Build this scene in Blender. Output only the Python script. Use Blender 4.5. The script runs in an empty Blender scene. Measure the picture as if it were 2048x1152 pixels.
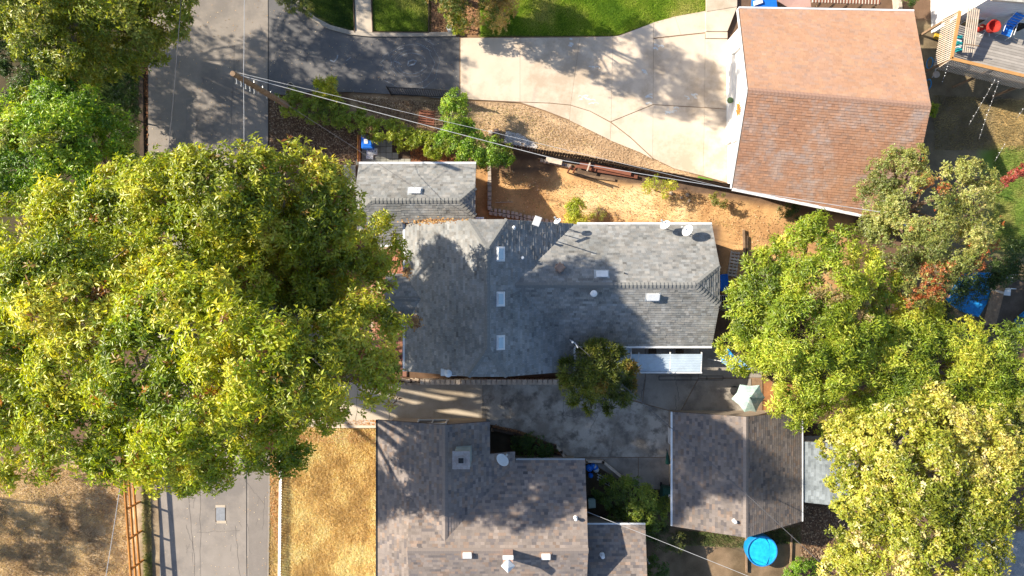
import bpy, math, random
import numpy as np
from mathutils import Vector, Matrix

# ---------------------------------------------------------------- camera, light
scene = bpy.context.scene
COL = scene.collection
CAM_H = 40.0
F = 1024.0 / 30.0                    # photo pixels per metre on the ground
cam_d = bpy.data.cameras.new('camera')
cam_d.sensor_width = 36.0
cam_d.lens = 24.0
cam_d.clip_end = 3000.0
cam_d.clip_start = 0.5
cam = bpy.data.objects.new('camera', cam_d)
cam.location = (0, 0, CAM_H)
cam.rotation_euler = (0, 0, 0)
COL.objects.link(cam)
scene.camera = cam

SUN_EL = math.radians(32.0)
SUN_DIR2 = math.radians(-18.5)       # the way shadows fall, measured from +X
world = bpy.data.worlds.new('World')
scene.world = world
world.use_nodes = True
wn = world.node_tree
wn.nodes.clear()
sky = wn.nodes.new('ShaderNodeTexSky')
sky.sky_type = 'NISHITA'
sky.sun_disc = False
sky.sun_elevation = SUN_EL
sky.ozone_density = 2.2
sx, sy = -math.cos(SUN_DIR2), -math.sin(SUN_DIR2)
sky.sun_rotation = math.atan2(sx, sy)
bg = wn.nodes.new('ShaderNodeBackground')
bg.inputs['Strength'].default_value = 0.102
wo = wn.nodes.new('ShaderNodeOutputWorld')
wn.links.new(sky.outputs[0], bg.inputs[0])
wn.links.new(bg.outputs[0], wo.inputs[0])

sun_d = bpy.data.lights.new('sun', 'SUN')
sun_d.energy = 5.0
sun_d.angle = math.radians(0.6)
sun_d.color = (1.0, 0.90, 0.74)
sun = bpy.data.objects.new('sun', sun_d)
sd = Vector((-sx * math.cos(SUN_EL), -sy * math.cos(SUN_EL), -math.sin(SUN_EL)))
sun.rotation_euler = sd.to_track_quat('-Z', 'Y').to_euler()
sun.location = (-40, 15, 40)
COL.objects.link(sun)

vs = scene.view_settings
vs.view_transform = 'Standard'
vs.look = 'None'
vs.exposure = 1.06
vs.gamma = 1.0
vs.use_curve_mapping = False
scene.render.engine = 'CYCLES'
scene.cycles.max_bounces = 6
scene.cycles.transparent_max_bounces = 6

rng = random.Random(7)

# ---------------------------------------------------------------- helpers
def P(px, py, z=0.0):
    """photo pixel seen at height z -> world point"""
    s = (1.0 - z / CAM_H) / F
    return Vector(((px - 1024.0) * s, (576.0 - py) * s, z))

def PP(pts, z=0.0):
    return [P(a, b, z) for a, b in pts]

class MB:
    """collects geometry (world coordinates) for ONE mesh object"""
    def __init__(s):
        s.v = []; s.f = []; s.c = []
        s.col = (1, 1, 1)
    def add(s, vs_, fs_, col=None):
        n = len(s.v)
        s.v.extend([tuple(p) for p in vs_])
        s.f.extend([tuple(i + n for i in f) for f in fs_])
        s.c.extend([(col or s.col)] * len(vs_))
        return s
    def box(s, c, size, rz=0.0, ry=0.0, rx=0.0, col=None):
        m = Matrix.Rotation(rz, 4, 'Z') @ Matrix.Rotation(ry, 4, 'Y') @ Matrix.Rotation(rx, 4, 'X')
        vs_ = []
        for k in (-.5, .5):
            for a, b in ((-.5, -.5), (.5, -.5), (.5, .5), (-.5, .5)):
                vs_.append(Vector(c) + m @ Vector((a * size[0], b * size[1], k * size[2])))
        return s.add(vs_, [(3, 2, 1, 0), (4, 5, 6, 7), (0, 1, 5, 4), (1, 2, 6, 5), (2, 3, 7, 6), (3, 0, 4, 7)], col)
    def beam(s, a, b, w, h, col=None):
        """box of width w (horizontal) and height h running from a to b"""
        a = Vector(a); b = Vector(b); d = b - a; L = d.length
        x = d.normalized()
        up = Vector((0, 0, 1)) if abs(x.z) < .95 else Vector((1, 0, 0))
        y = up.cross(x).normalized(); z = x.cross(y)
        vs_ = []
        for p in (a, b):
            for i, j in ((-.5, -.5), (.5, -.5), (.5, .5), (-.5, .5)):
                vs_.append(p + y * (i * w) + z * (j * h))
        return s.add(vs_, [(3, 2, 1, 0), (4, 5, 6, 7), (0, 1, 5, 4), (1, 2, 6, 5), (2, 3, 7, 6), (3, 0, 4, 7)], col)
    def tube(s, pts, r, n=8, col=None, cap=True):
        pts = [Vector(p) for p in pts]
        rs = r if isinstance(r, (list, tuple)) else [r] * len(pts)
        vs_ = []
        for i, p in enumerate(pts):
            d = (pts[min(i + 1, len(pts) - 1)] - pts[max(i - 1, 0)]).normalized()
            up = Vector((0, 0, 1)) if abs(d.z) < .9 else Vector((1, 0, 0))
            a = d.cross(up).normalized(); b = d.cross(a)
            for k in range(n):
                t = 2 * math.pi * k / n
                vs_.append(p + a * (rs[i] * math.cos(t)) + b * (rs[i] * math.sin(t)))
        fs_ = []
        for i in range(len(pts) - 1):
            for k in range(n):
                k2 = (k + 1) % n
                fs_.append((i * n + k, i * n + k2, (i + 1) * n + k2, (i + 1) * n + k))
        if cap:
            fs_.append(tuple(range(n))); m = (len(pts) - 1) * n
            fs_.append(tuple(m + k for k in reversed(range(n))))
        return s.add(vs_, fs_, col)
    def lathe(s, c, prof, n=20, col=None, cap=True):
        """prof: (radius, z) from bottom to top"""
        vs_ = []
        for r, z in prof:
            for k in range(n):
                t = 2 * math.pi * k / n
                vs_.append((c[0] + r * math.cos(t), c[1] + r * math.sin(t), c[2] + z))
        fs_ = []
        for i in range(len(prof) - 1):
            for k in range(n):
                k2 = (k + 1) % n
                fs_.append((i * n + k, i * n + k2, (i + 1) * n + k2, (i + 1) * n + k))
        if cap:
            fs_.append(tuple(reversed(range(n)))); m = (len(prof) - 1) * n
            fs_.append(tuple(m + k for k in range(n)))
        return s.add(vs_, fs_, col)
    def prism(s, top, h, col=None):
        """polygon of 3D points extruded straight down by h"""
        top = [Vector(p) for p in top]; n = len(top)
        ar = sum(top[i].x * top[(i + 1) % n].y - top[(i + 1) % n].x * top[i].y for i in range(n))
        if ar < 0: top.reverse()
        bot = [p - Vector((0, 0, h)) for p in top]
        fs_ = [tuple(range(n)), tuple(reversed(range(n, 2 * n)))]
        for i in range(n):
            j = (i + 1) % n
            fs_.append((i, n + i, n + j, j))
        return s.add(top + bot, fs_, col)
    def sheet(s, top, col=None):
        top = [Vector(p) for p in top]; n = len(top)
        ar = sum(top[i].x * top[(i + 1) % n].y - top[(i + 1) % n].x * top[i].y for i in range(n))
        if ar < 0: top.reverse()
        return s.add(top, [tuple(range(n))], col)
    def ribbon(s, pts, w, z, col=None):
        pts = [Vector((p[0], p[1], 0)) for p in pts]
        L = []; R = []
        for i, p in enumerate(pts):
            d = pts[min(i + 1, len(pts) - 1)] - pts[max(i - 1, 0)]
            nrm = Vector((-d.y, d.x, 0)).normalized() * (w / 2)
            L.append(p + nrm + Vector((0, 0, z))); R.append(p - nrm + Vector((0, 0, z)))
        fs_ = [(i, len(pts) + i, len(pts) + i + 1, i + 1) for i in range(len(pts) - 1)]
        return s.add(L + R, fs_, col)
    def build(s, name, m, parent=None, smooth=False, kind=None, label=None):
        me = bpy.data.meshes.new(name)
        off = Vector((0, 0, 0))
        q = parent
        while q is not None:
            off = off + q.location; q = q.parent
        me.from_pydata([(p[0] - off.x, p[1] - off.y, p[2] - off.z) for p in s.v], [], s.f)
        at = me.color_attributes.new('tint', 'FLOAT_COLOR', 'POINT')
        arr = np.ones((len(s.v), 4), dtype=np.float32)
        if s.c: arr[:, :3] = np.array(s.c, dtype=np.float32)
        at.data.foreach_set('color', arr.ravel())
        if smooth: me.shade_smooth()
        me.materials.append(m)
        me.update()
        o = bpy.data.objects.new(name, me)
        COL.objects.link(o)
        o.parent = parent
        if kind: o['kind'] = kind
        if label: o['label'] = label
        return o

def thing(name, label, cat, loc=(0, 0, 0), group=None):
    o = bpy.data.objects.new(name, None)
    o.empty_display_size = .3
    COL.objects.link(o)
    o.location = loc
    o['label'] = label; o['category'] = cat
    if group: o['group'] = group
    return o

def tag(o, label, cat, group=None, kind=None):
    o['label'] = label
    if cat: o['category'] = cat
    if group: o['group'] = group
    if kind: o['kind'] = kind
    return o

def at_origin(o):
    """move a one-mesh thing's origin to the middle of its base"""
    me = o.data
    n = len(me.vertices)
    co = np.empty(n * 3, dtype=np.float32); me.vertices.foreach_get('co', co)
    co = co.reshape(-1, 3)
    c = np.array([(co[:, 0].min() + co[:, 0].max()) / 2, (co[:, 1].min() + co[:, 1].max()) / 2, co[:, 2].min()])
    co -= c
    me.vertices.foreach_set('co', co.ravel()); me.update()
    o.location = tuple(float(t) for t in c)
    return o

def copy_part(o, parent, loc=(0, 0, 0), rz=0.0):
    c = o.copy(); COL.objects.link(c); c.parent = parent
    c.location = loc; c.rotation_euler = (0, 0, rz)
    return c

def copy_tree(o, loc, rz=0.0, label=None):
    r = o.copy(); COL.objects.link(r); r.location = loc; r.rotation_euler = (0, 0, rz)
    if label: r['label'] = label
    for ch in list(o.children):
        c = ch.copy(); COL.objects.link(c); c.parent = r
        for g in ch.children:
            d = g.copy(); COL.objects.link(d); d.parent = c
    return r

# ---------------------------------------------------------------- materials
def surf(name, c1, c2=None, scale=3.0, rough=.9, bump=.0, bscale=40.0, metal=0.0, tint=False,
         fine=.12, spec=.3, c3=None, s3=.6, trans=0.0, thr=(.35, .65)):
    m = bpy.data.materials.new(name)
    m.use_nodes = True
    nt = m.node_tree; N = nt.nodes; L = nt.links
    b = N['Principled BSDF']
    tc = N.new('ShaderNodeTexCoord')
    src = tc.outputs['Object']
    c2 = c2 or tuple(x * .8 for x in c1)
    n1 = N.new('ShaderNodeTexNoise'); n1.inputs['Scale'].default_value = scale; n1.inputs['Detail'].default_value = 7
    n1.inputs['Roughness'].default_value = .62
    L.new(src, n1.inputs['Vector'])
    r1 = N.new('ShaderNodeValToRGB')
    r1.color_ramp.elements[0].position = thr[0]; r1.color_ramp.elements[1].position = thr[1]
    r1.color_ramp.elements[0].color = (*c2, 1); r1.color_ramp.elements[1].color = (*c1, 1)
    L.new(n1.outputs['Fac'], r1.inputs['Fac'])
    col = r1.outputs['Color']
    if c3:
        n3 = N.new('ShaderNodeTexNoise'); n3.inputs['Scale'].default_value = s3; n3.inputs['Detail'].default_value = 9
        n3.inputs['Roughness'].default_value = .68
        mp = N.new('ShaderNodeMapping'); mp.inputs['Location'].default_value = (13, 7, 3)
        L.new(src, mp.inputs['Vector']); L.new(mp.outputs[0], n3.inputs['Vector'])
        r3 = N.new('ShaderNodeValToRGB'); r3.color_ramp.elements[0].position = .48; r3.color_ramp.elements[1].position = .62
        L.new(n3.outputs['Fac'], r3.inputs['Fac'])
        mx = N.new('ShaderNodeMix'); mx.data_type = 'RGBA'
        L.new(r3.outputs['Color'], mx.inputs['Factor']); L.new(col, mx.inputs[6]); mx.inputs[7].default_value = (*c3, 1)
        col = mx.outputs[2]
    # fine speckle
    n2 = N.new('ShaderNodeTexNoise'); n2.inputs['Scale'].default_value = bscale; n2.inputs['Detail'].default_value = 5
    L.new(src, n2.inputs['Vector'])
    mr = N.new('ShaderNodeMapRange'); mr.inputs[1].default_value = .3; mr.inputs[2].default_value = .7
    mr.inputs[3].default_value = 1 - fine; mr.inputs[4].default_value = 1 + fine
    L.new(n2.outputs['Fac'], mr.inputs[0])
    vm = N.new('ShaderNodeVectorMath'); vm.operation = 'SCALE'
    L.new(col, vm.inputs[0]); L.new(mr.outputs[0], vm.inputs[3]); col = vm.outputs[0]
    if tint:
        a = N.new('ShaderNodeAttribute'); a.attribute_name = 'tint'
        vm2 = N.new('ShaderNodeVectorMath'); vm2.operation = 'MULTIPLY'
        L.new(col, vm2.inputs[0]); L.new(a.outputs['Color'], vm2.inputs[1]); col = vm2.outputs[0]
    L.new(col, b.inputs['Base Color'])
    b.inputs['Roughness'].default_value = rough
    b.inputs['Metallic'].default_value = metal
    b.inputs['Specular IOR Level'].default_value = spec
    if bump > 0:
        bp = N.new('ShaderNodeBump'); bp.inputs['Strength'].default_value = min(1.0, bump); bp.inputs['Distance'].default_value = .03
        L.new(n2.outputs['Fac'], bp.inputs['Height']); L.new(bp.outputs[0], b.inputs['Normal'])
    if trans:
        b.inputs['Transmission Weight'].default_value = trans
    return m

def leaf_mat(name, rough=.38, trans=.42, tcol=(1.25, 1.15, .35), gain=1.0):
    m = bpy.data.materials.new(name); m.use_nodes = True
    nt = m.node_tree; N = nt.nodes; L = nt.links
    N.clear()
    a = N.new('ShaderNodeAttribute'); a.attribute_name = 'tint'
    b = N.new('ShaderNodeBsdfPrincipled')
    b.inputs['Roughness'].default_value = rough
    b.inputs['Specular IOR Level'].default_value = .55
    g = N.new('ShaderNodeVectorMath'); g.operation = 'SCALE'; g.inputs[3].default_value = gain
    L.new(a.outputs['Color'], g.inputs[0])
    L.new(g.outputs[0], b.inputs['Base Color'])
    t = N.new('ShaderNodeBsdfTranslucent')
    vm = N.new('ShaderNodeVectorMath'); vm.operation = 'MULTIPLY'
    L.new(g.outputs[0], vm.inputs[0]); vm.inputs[1].default_value = tcol
    L.new(vm.outputs[0], t.inputs['Color'])
    mx = N.new('ShaderNodeMixShader'); mx.inputs[0].default_value = trans
    L.new(b.outputs[0], mx.inputs[1]); L.new(t.outputs[0], mx.inputs[2])
    o = N.new('ShaderNodeOutputMaterial'); L.new(mx.outputs[0], o.inputs[0])
    return m

M = {}
M['asphalt'] = surf('old_asphalt', (.30, .262, .228), (.255, .222, .192), .9, .93, .25, 60, fine=.16, c3=(.20, .178, .16), s3=.35)
M['asphalt_new'] = surf('new_asphalt', (.145, .14, .14), (.115, .112, .115), 1.2, .9, .25, 60, fine=.2, c3=(.18, .168, .16), s3=.5)
M['seam'] = surf('tar_seam', (.03, .03, .032), None, 3, .8)
M['conc'] = surf('pale_concrete', (.63, .53, .42), (.57, .47, .365), .8, .9, .1, 50, fine=.05, c3=(.47, .375, .28), s3=.5, tint=True)
M['conc_curb'] = surf('curb_concrete', (.40, .35, .29), (.30, .26, .22), 1.5, .9, .15, 40, fine=.12)
M['conc_tan'] = surf('tan_concrete', (.55, .47, .37), (.47, .39, .30), .7, .9, .1, 40, fine=.08, c3=(.42, .34, .25), s3=.5)
M['conc_stain'] = surf('stained_concrete', (.52, .475, .41), (.30, .265, .22), .75, .9, .2, 30, fine=.15, c3=(.18, .162, .14), s3=1.3, thr=(.40, .60))
M['conc_grey'] = surf('grey_concrete', (.36, .325, .28), (.28, .25, .215), 1.0, .9, .1, 40, fine=.1, c3=(.21, .185, .16), s3=.7)
M['soil'] = surf('soil_pieces', (.30, .18, .10), (.16, .09, .05), 3, .95, .5, 30, tint=True)
M['shingle_grey'] = surf('grey_asphalt_shingle', (.285, .28, .27), (.215, .215, .21), .9, .95, .15, 90, tint=True, fine=.14, c3=(.19, .19, .183), s3=.55)
M['shingle_brown'] = surf('brown_asphalt_shingle', (.275, .228, .20), (.235, .195, .17), .9, .95, .15, 90, tint=True, fine=.14, c3=(.205, .175, .16), s3=.5)
M['shingle_orange'] = surf('terracotta_shingle', (.46, .265, .165), (.40, .225, .14), .6, .95, .12, 90, tint=True, fine=.08, c3=(.40, .24, .165), s3=.7)
M['shingle_blue'] = surf('weathered_blue_grey_shingle', (.30, .335, .36), (.20, .23, .25), .9, .95, .15, 90, tint=True)
M['deck_dark'] = surf('dark_roof_felt', (.07, .07, .07))
M['white'] = surf('white_paint', (.80, .79, .77), (.74, .73, .71), 2, .5, fine=.03)
M['white_wall'] = surf('white_stucco', (.82, .80, .77), (.77, .75, .72), 1, .85, .1, 60, fine=.04)
M['white_metal'] = surf('white_metal', (.78, .79, .80), (.66, .67, .68), 2, .4, fine=.06)
M['siding'] = surf('grey_white_siding', (.70, .70, .70), (.62, .62, .62), 2, .7, fine=.04)
M['wall_tan'] = surf('tan_wall', (.45, .36, .27), (.38, .30, .22), 2, .85)
M['wall_pink'] = surf('terracotta_stucco', (.52, .27, .18), (.42, .21, .14), 2, .85)
M['wall_grey'] = surf('grey_wall', (.35, .36, .36), (.28, .29, .29), 2, .85)
M['glass'] = surf('dark_glass', (.03, .035, .04), None, 2, .08, spec=.8, fine=.02)
M['metal'] = surf('galvanised_metal', (.50, .51, .52), (.40, .41, .42), 4, .4, metal=.4, fine=.08)
M['awning'] = surf('pale_corrugated_panel', (.47, .56, .64), (.40, .48, .56), 1.5, .35, fine=.06, c3=(.36, .41, .46), s3=.9)
M['dark_metal'] = surf('black_iron', (.03, .03, .032), None, 3, .5)
M['wood'] = surf('weathered_wood', (.30, .20, .125), (.20, .13, .08), 5, .85, .3, 40, fine=.2, tint=True)
M['wood_orange'] = surf('orange_stained_wood', (.58, .24, .055), (.46, .18, .04), 5, .7, .2, 40, fine=.15, tint=True)
M['wood_red'] = surf('red_brown_wood', (.25, .095, .055), (.19, .07, .045), 4, .8, .2, 40, fine=.15, tint=True)
M['wood_pale'] = surf('sun_bleached_wood', (.62, .52, .42), (.50, .41, .32), 4, .85, fine=.1, tint=True)
M['wood_dark'] = surf('dark_old_wood', (.10, .068, .045), (.06, .042, .03), 5, .9, .3, 40, tint=True)
M['deckboard'] = surf('grey_deck_board', (.36, .33, .30), (.30, .275, .25), 3, .85, fine=.1, tint=True)
M['bark'] = surf('brown_bark', (.20, .14, .095), (.11, .075, .05), 6, .95, .6, 30)
M['bark_pale'] = surf('pale_bark', (.42, .36, .29), (.25, .21, .17), 6, .95, .5, 30)
M['stone'] = surf('pale_stone', (.52, .44, .37), (.38, .31, .25), 4, .9, .4, 30, fine=.15, tint=True)
M['block'] = surf('tan_retaining_block', (.66, .54, .42), (.52, .42, .32), 5, .95, .5, 40, fine=.2, tint=True)
M['paver'] = surf('grey_green_paver', (.34, .335, .29), (.28, .275, .235), 3, .9, .2, 50, fine=.1, tint=True)
M['brick'] = surf('red_paver', (.42, .185, .115), (.31, .13, .08), 4, .9, .3, 50, fine=.2, tint=True)
M['blue_bin'] = surf('blue_plastic', (.015, .17, .68), (.012, .14, .58), 3, .45, fine=.05)
M['green_bin'] = surf('dark_green_plastic', (.02, .085, .065), None, 3, .5)
M['pale_bin'] = surf('pale_green_plastic', (.36, .45, .38), None, 3, .5)
M['blue_tarp'] = surf('blue_tarpaulin', (.02, .25, .62), (.015, .19, .50), 2, .5, .6, 6, fine=.2)
M['water'] = surf('pool_water_blue', (.02, .50, .74), (.015, .40, .66), 2.5, .08, .25, 5, fine=.15, spec=.7)
M['pool_wall'] = surf('deep_blue_vinyl', (.01, .25, .55), None, 2, .4)
M['teal_cloth'] = surf('pale_teal_canvas', (.42, .55, .51), (.30, .44, .42), 5, .8, .1, 40, fine=.25, c3=(.62, .68, .62), s3=3)
M['red_cloth'] = surf('red_fabric', (.42, .035, .025), None, 4, .8)
M['blue_cloth'] = surf('blue_fabric', (.03, .22, .75), None, 4, .8)
M['teal'] = surf('teal_fabric', (.02, .33, .36), None, 4, .8)
M['paper'] = surf('white_card', (.85, .85, .86), (.72, .72, .72), 14, .7, fine=.04)
M['ink'] = surf('dark_print', (.12, .12, .13))
M['chalk'] = surf('chalk', (.38, .41, .45), (.17, .18, .20), 9, .95, .2, 50, fine=.4)
M['chalk_blue'] = surf('pale_blue_chalk', (.56, .62, .66), (.60, .54, .46), 7, .95, fine=.2)
M['wire'] = surf('pale_cable', (.55, .55, .56), None, 3, .5)
M['wire_dark'] = surf('grey_cable', (.13, .13, .14), None, 3, .5)
M['green_mat'] = surf('green_turf_mat', (.13, .26, .03), None, 5, .95, .4, 60)
M['brown_box'] = surf('brown_vent_paint', (.36, .24, .18), None, 5, .7)
M['leaf'] = leaf_mat('leaf', gain=1.22)
M['dry'] = leaf_mat('dry_leaf', .8, .2, (1.1, 1.0, .6))
M['grass'] = leaf_mat('grass_blade', .7, .3, (1.1, 1.1, .5))
# ---------------------------------------------------------------- numpy helpers
def _hash(ix, iy, seed):
    h = (ix * 374761393 + iy * 668265263 + seed * 982451653) & 0x7fffffff
    h = ((h ^ (h >> 13)) * 1274126177) & 0x7fffffff
    return ((h ^ (h >> 16)) & 0xffff) / 65535.0

def vnoise(x, y, seed=0, octaves=4, scale=1.0):
    out = np.zeros_like(x); amp = 1.0; tot = 0; f = scale
    for o in range(octaves):
        fx = x * f; fy = y * f
        ix = np.floor(fx).astype(np.int64); iy = np.floor(fy).astype(np.int64)
        tx = fx - ix; ty = fy - iy
        tx = tx * tx * (3 - 2 * tx); ty = ty * ty * (3 - 2 * ty)
        a = _hash(ix, iy, seed + o); b = _hash(ix + 1, iy, seed + o)
        c = _hash(ix, iy + 1, seed + o); d = _hash(ix + 1, iy + 1, seed + o)
        out += amp * ((a * (1 - tx) + b * tx) * (1 - ty) + (c * (1 - tx) + d * tx) * ty)
        tot += amp; amp *= .55; f *= 2.03
    return out / tot

def poly_sd(x, y, poly):
    """signed distance (positive inside) to a polygon [(x, y)]"""
    n = len(poly); inside = np.zeros(x.shape, bool); dm = np.full(x.shape, 1e9)
    for i in range(n):
        x1, y1 = poly[i]; x2, y2 = poly[(i + 1) % n]
        dx = x2 - x1; dy = y2 - y1
        t = np.clip(((x - x1) * dx + (y - y1) * dy) / max(dx * dx + dy * dy, 1e-9), 0, 1)
        dm = np.minimum(dm, np.hypot(x - x1 - t * dx, y - y1 - t * dy))
        if y1 != y2:
            c = ((y1 > y) != (y2 > y)) & (x < (x2 - x1) * (y - y1) / (y2 - y1) + x1)
            inside ^= c
    return np.where(inside, dm, -dm)

def poly_xy(pts, z=0):
    return [tuple(P(a, b, z)[:2]) for a, b in pts]

def scatter(pts_px, n, seed, z=0):
    """n random world points inside a photo-pixel polygon"""
    poly = poly_xy(pts_px, z)
    xs = [p[0] for p in poly]; ys = [p[1] for p in poly]
    r = np.random.RandomState(seed); out = []
    got = 0
    while got < n:
        x = r.uniform(min(xs), max(xs), n * 2); y = r.uniform(min(ys), max(ys), n * 2)
        k = poly_sd(x, y, poly) > 0
        out.append(np.stack([x[k], y[k]], 1)); got += int(k.sum())
    return np.concatenate(out)[:n]

def np_mesh(name, v, tri, col, m, parent=None, kind=None):
    me = bpy.data.meshes.new(name)
    nv = len(v); nf = len(tri)
    off = Vector((0, 0, 0)); q = parent
    while q is not None:
        off = off + q.location; q = q.parent
    v = v - np.array(off[:])
    me.vertices.add(nv); me.vertices.foreach_set('co', v.astype(np.float32).ravel())
    me.loops.add(nf * 3); me.loops.foreach_set('vertex_index', tri.astype(np.int32).ravel())
    me.polygons.add(nf)
    me.polygons.foreach_set('loop_start', np.arange(0, nf * 3, 3, dtype=np.int32))
    me.polygons.foreach_set('loop_total', np.full(nf, 3, dtype=np.int32))
    at = me.color_attributes.new('tint', 'FLOAT_COLOR', 'POINT')
    arr = np.ones((nv, 4), dtype=np.float32); arr[:, :3] = col
    at.data.foreach_set('color', arr.ravel())
    me.materials.append(m)
    me.update(calc_edges=True)
    me.validate()
    o = bpy.data.objects.new(name, me); COL.objects.link(o)
    o.parent = parent
    if kind: o['kind'] = kind
    return o

# ---------------------------------------------------------------- ground
def make_ground():
    cs = .2
    xs = np.arange(-38, 38 + cs / 2, cs); ys = np.arange(-23, 23 + cs / 2, cs)
    X, Y = np.meshgrid(xs, ys)
    brown = (.155, .095, .06)
    C = np.zeros(X.shape + (3,)); C[:] = brown
    warp = (vnoise(X, Y, 5, 4, .7) - .5)
    regions = [
        # polygon (photo pixels), colour, colour 2, softness m, wobble m
        ([(-300, 930), (290, 930), (300, 1400), (-300, 1400)], (.62, .46, .27), (.34, .23, .135), .4, .8),
        ([(275, 900), (330, 900), (335, 1400), (285, 1400)], (.42, .33, .22), (.26, .19, .12), .2, .3),
        ([(545, 840), (760, 840), (760, 1400), (545, 1400)], (.74, .56, .28), (.62, .43, .18), .2, .3),
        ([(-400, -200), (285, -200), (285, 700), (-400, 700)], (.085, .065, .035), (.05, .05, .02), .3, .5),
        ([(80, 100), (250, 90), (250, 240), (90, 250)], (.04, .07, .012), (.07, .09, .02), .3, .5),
        ([(535, 185), (790, 185), (960, 200), (960, 300), (720, 335), (535, 330)], (.17, .10, .06), (.10, .06, .038), .2, .4),
        ([(700, 185), (925, 200), (1050, 205), (1140, 240), (1280, 300), (1400, 350), (1460, 372), (1300, 345), (1100, 312), (950, 285), (700, 235)],
         (.62, .44, .26), (.42, .28, .16), .25, .5),
        ([(940, 320), (1100, 325), (1300, 365), (1460, 400), (1700, 440), (1700, 600), (1440, 620), (1440, 450), (950, 450)],
         (.66, .40, .18), (.46, .26, .115), .3, .5),
        ([(1090, 375), (1290, 372), (1400, 420), (1380, 445), (1130, 425)], (.86, .64, .36), (.70, .46, .22), .5, .8),
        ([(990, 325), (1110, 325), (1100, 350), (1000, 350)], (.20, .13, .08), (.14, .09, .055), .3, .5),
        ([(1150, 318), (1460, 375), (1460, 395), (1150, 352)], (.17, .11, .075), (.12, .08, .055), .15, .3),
        ([(1500, 750), (1590, 750), (1590, 830), (1500, 830)], (.44, .20, .08), (.32, .15, .07), .1, .2),
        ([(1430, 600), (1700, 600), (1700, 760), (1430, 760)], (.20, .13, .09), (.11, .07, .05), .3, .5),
        ([(855, -60), (1005, -60), (1000, 75), (857, 70)], (.40, .24, .13), (.22, .12, .06), .15, .3),
        ([(500, -100), (712, -100), (712, 70), (500, 70)], (.05, .09, .02), (.08, .10, .03), .1, .1),
        ([(742, -100), (860, -100), (860, 66), (742, 66)], (.14, .20, .03), (.08, .14, .02), .1, .1),
        ([(960, -100), (1412, -100), (1412, 24), (1290, 54), (1230, 72), (960, 72)], (.14, .24, .015), (.09, .17, .012), .1, .15),
        ([(1830, 40), (2400, 40), (2400, 700), (1830, 700)], (.26, .20, .115), (.17, .13, .08), .2, .4),
        ([(1990, 210), (2400, 190), (2400, 330), (1990, 330)], (.50, .34, .14), (.36, .25, .10), .4, .5),
        ([(1960, 300), (2400, 270), (2400, 520), (1980, 500)], (.16, .26, .035), (.24, .24, .06), .4, .8),
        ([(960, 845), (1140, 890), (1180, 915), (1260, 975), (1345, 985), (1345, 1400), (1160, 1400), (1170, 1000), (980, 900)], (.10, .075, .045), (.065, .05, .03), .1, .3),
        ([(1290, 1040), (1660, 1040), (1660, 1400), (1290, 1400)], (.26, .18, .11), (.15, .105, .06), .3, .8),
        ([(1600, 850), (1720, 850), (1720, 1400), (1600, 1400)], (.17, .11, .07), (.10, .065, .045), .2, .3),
        ([(1950, 1080), (2400, 1000), (2400, 1500), (1950, 1500)], (.34, .34, .34), (.28, .28, .28), .1, .1),
        ([(1990, 560), (2400, 560), (2400, 680), (1950, 680)], (.15, .11, .08), (.10, .075, .05), .1, .2),
    ]
    n1 = vnoise(X, Y, 11, 5, .9); n1 = np.clip((n1 - .35) / .3, 0, 1)
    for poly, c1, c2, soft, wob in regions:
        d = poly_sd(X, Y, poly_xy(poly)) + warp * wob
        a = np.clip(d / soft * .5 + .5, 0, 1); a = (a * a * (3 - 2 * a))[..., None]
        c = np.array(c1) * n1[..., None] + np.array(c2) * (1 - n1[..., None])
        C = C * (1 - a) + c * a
    C *= (.86 + .28 * vnoise(X, Y, 31, 3, 2.7))[..., None]
    Z = (vnoise(X, Y, 3, 4, 1.3) - .5) * .07 - .05
    ny, nx = X.shape
    V = np.stack([X, Y, Z], -1).reshape(-1, 3)
    idx = np.arange(nx * ny).reshape(ny, nx)
    a = idx[:-1, :-1].ravel(); b = idx[:-1, 1:].ravel(); c = idx[1:, 1:].ravel(); d = idx[1:, :-1].ravel()
    T = np.concatenate([np.stack([a, b, c], 1), np.stack([a, c, d], 1)])
    # skirt out to the horizon
    n0 = len(V); x0, x1, y0, y1 = xs[0], xs[-1], ys[0], ys[-1]; R = 600.
    zz = -.09
    ex = np.array([(x0 + .3, y0 + .3, zz), (x1 - .3, y0 + .3, zz), (x1 - .3, y1 - .3, zz), (x0 + .3, y1 - .3, zz),
                   (-R, -R, zz), (R, -R, zz), (R, R, zz), (-R, R, zz)])
    q = []
    for i in range(4):
        j = (i + 1) % 4
        q += [(n0 + 4 + i, n0 + 4 + j, n0 + j), (n0 + 4 + i, n0 + j, n0 + i)]
    V = np.concatenate([V, ex]); T = np.concatenate([T, np.array(q)])
    CC = np.concatenate([C.reshape(-1, 3), np.tile(np.array([[.16, .12, .07]]), (8, 1))])
    m = surf('earth', (1, 1, 1), (.80, .78, .76), 2.2, .97, .45, 22, tint=True, fine=.16)
    return np_mesh('ground', V, T, CC, m, kind='structure')
ground = make_ground()

def inset(poly, d):
    """poly of (x, y) world; shrink by d"""
    n = len(poly)
    ar = sum(poly[i][0] * poly[(i + 1) % n][1] - poly[(i + 1) % n][0] * poly[i][1] for i in range(n))
    if ar < 0: poly = poly[::-1]
    out = []
    for i in range(n):
        p0 = Vector(poly[i - 1]); p1 = Vector(poly[i]); p2 = Vector(poly[(i + 1) % n])
        e1 = (p1 - p0).normalized(); e2 = (p2 - p1).normalized()
        n1 = Vector((-e1.y, e1.x)); n2 = Vector((-e2.y, e2.x))
        k = n1 + n2; k = k / max(k.dot(n1), .25) if k.length > 1e-6 else n1
        out.append(p1 + k * d)
    return out

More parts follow.
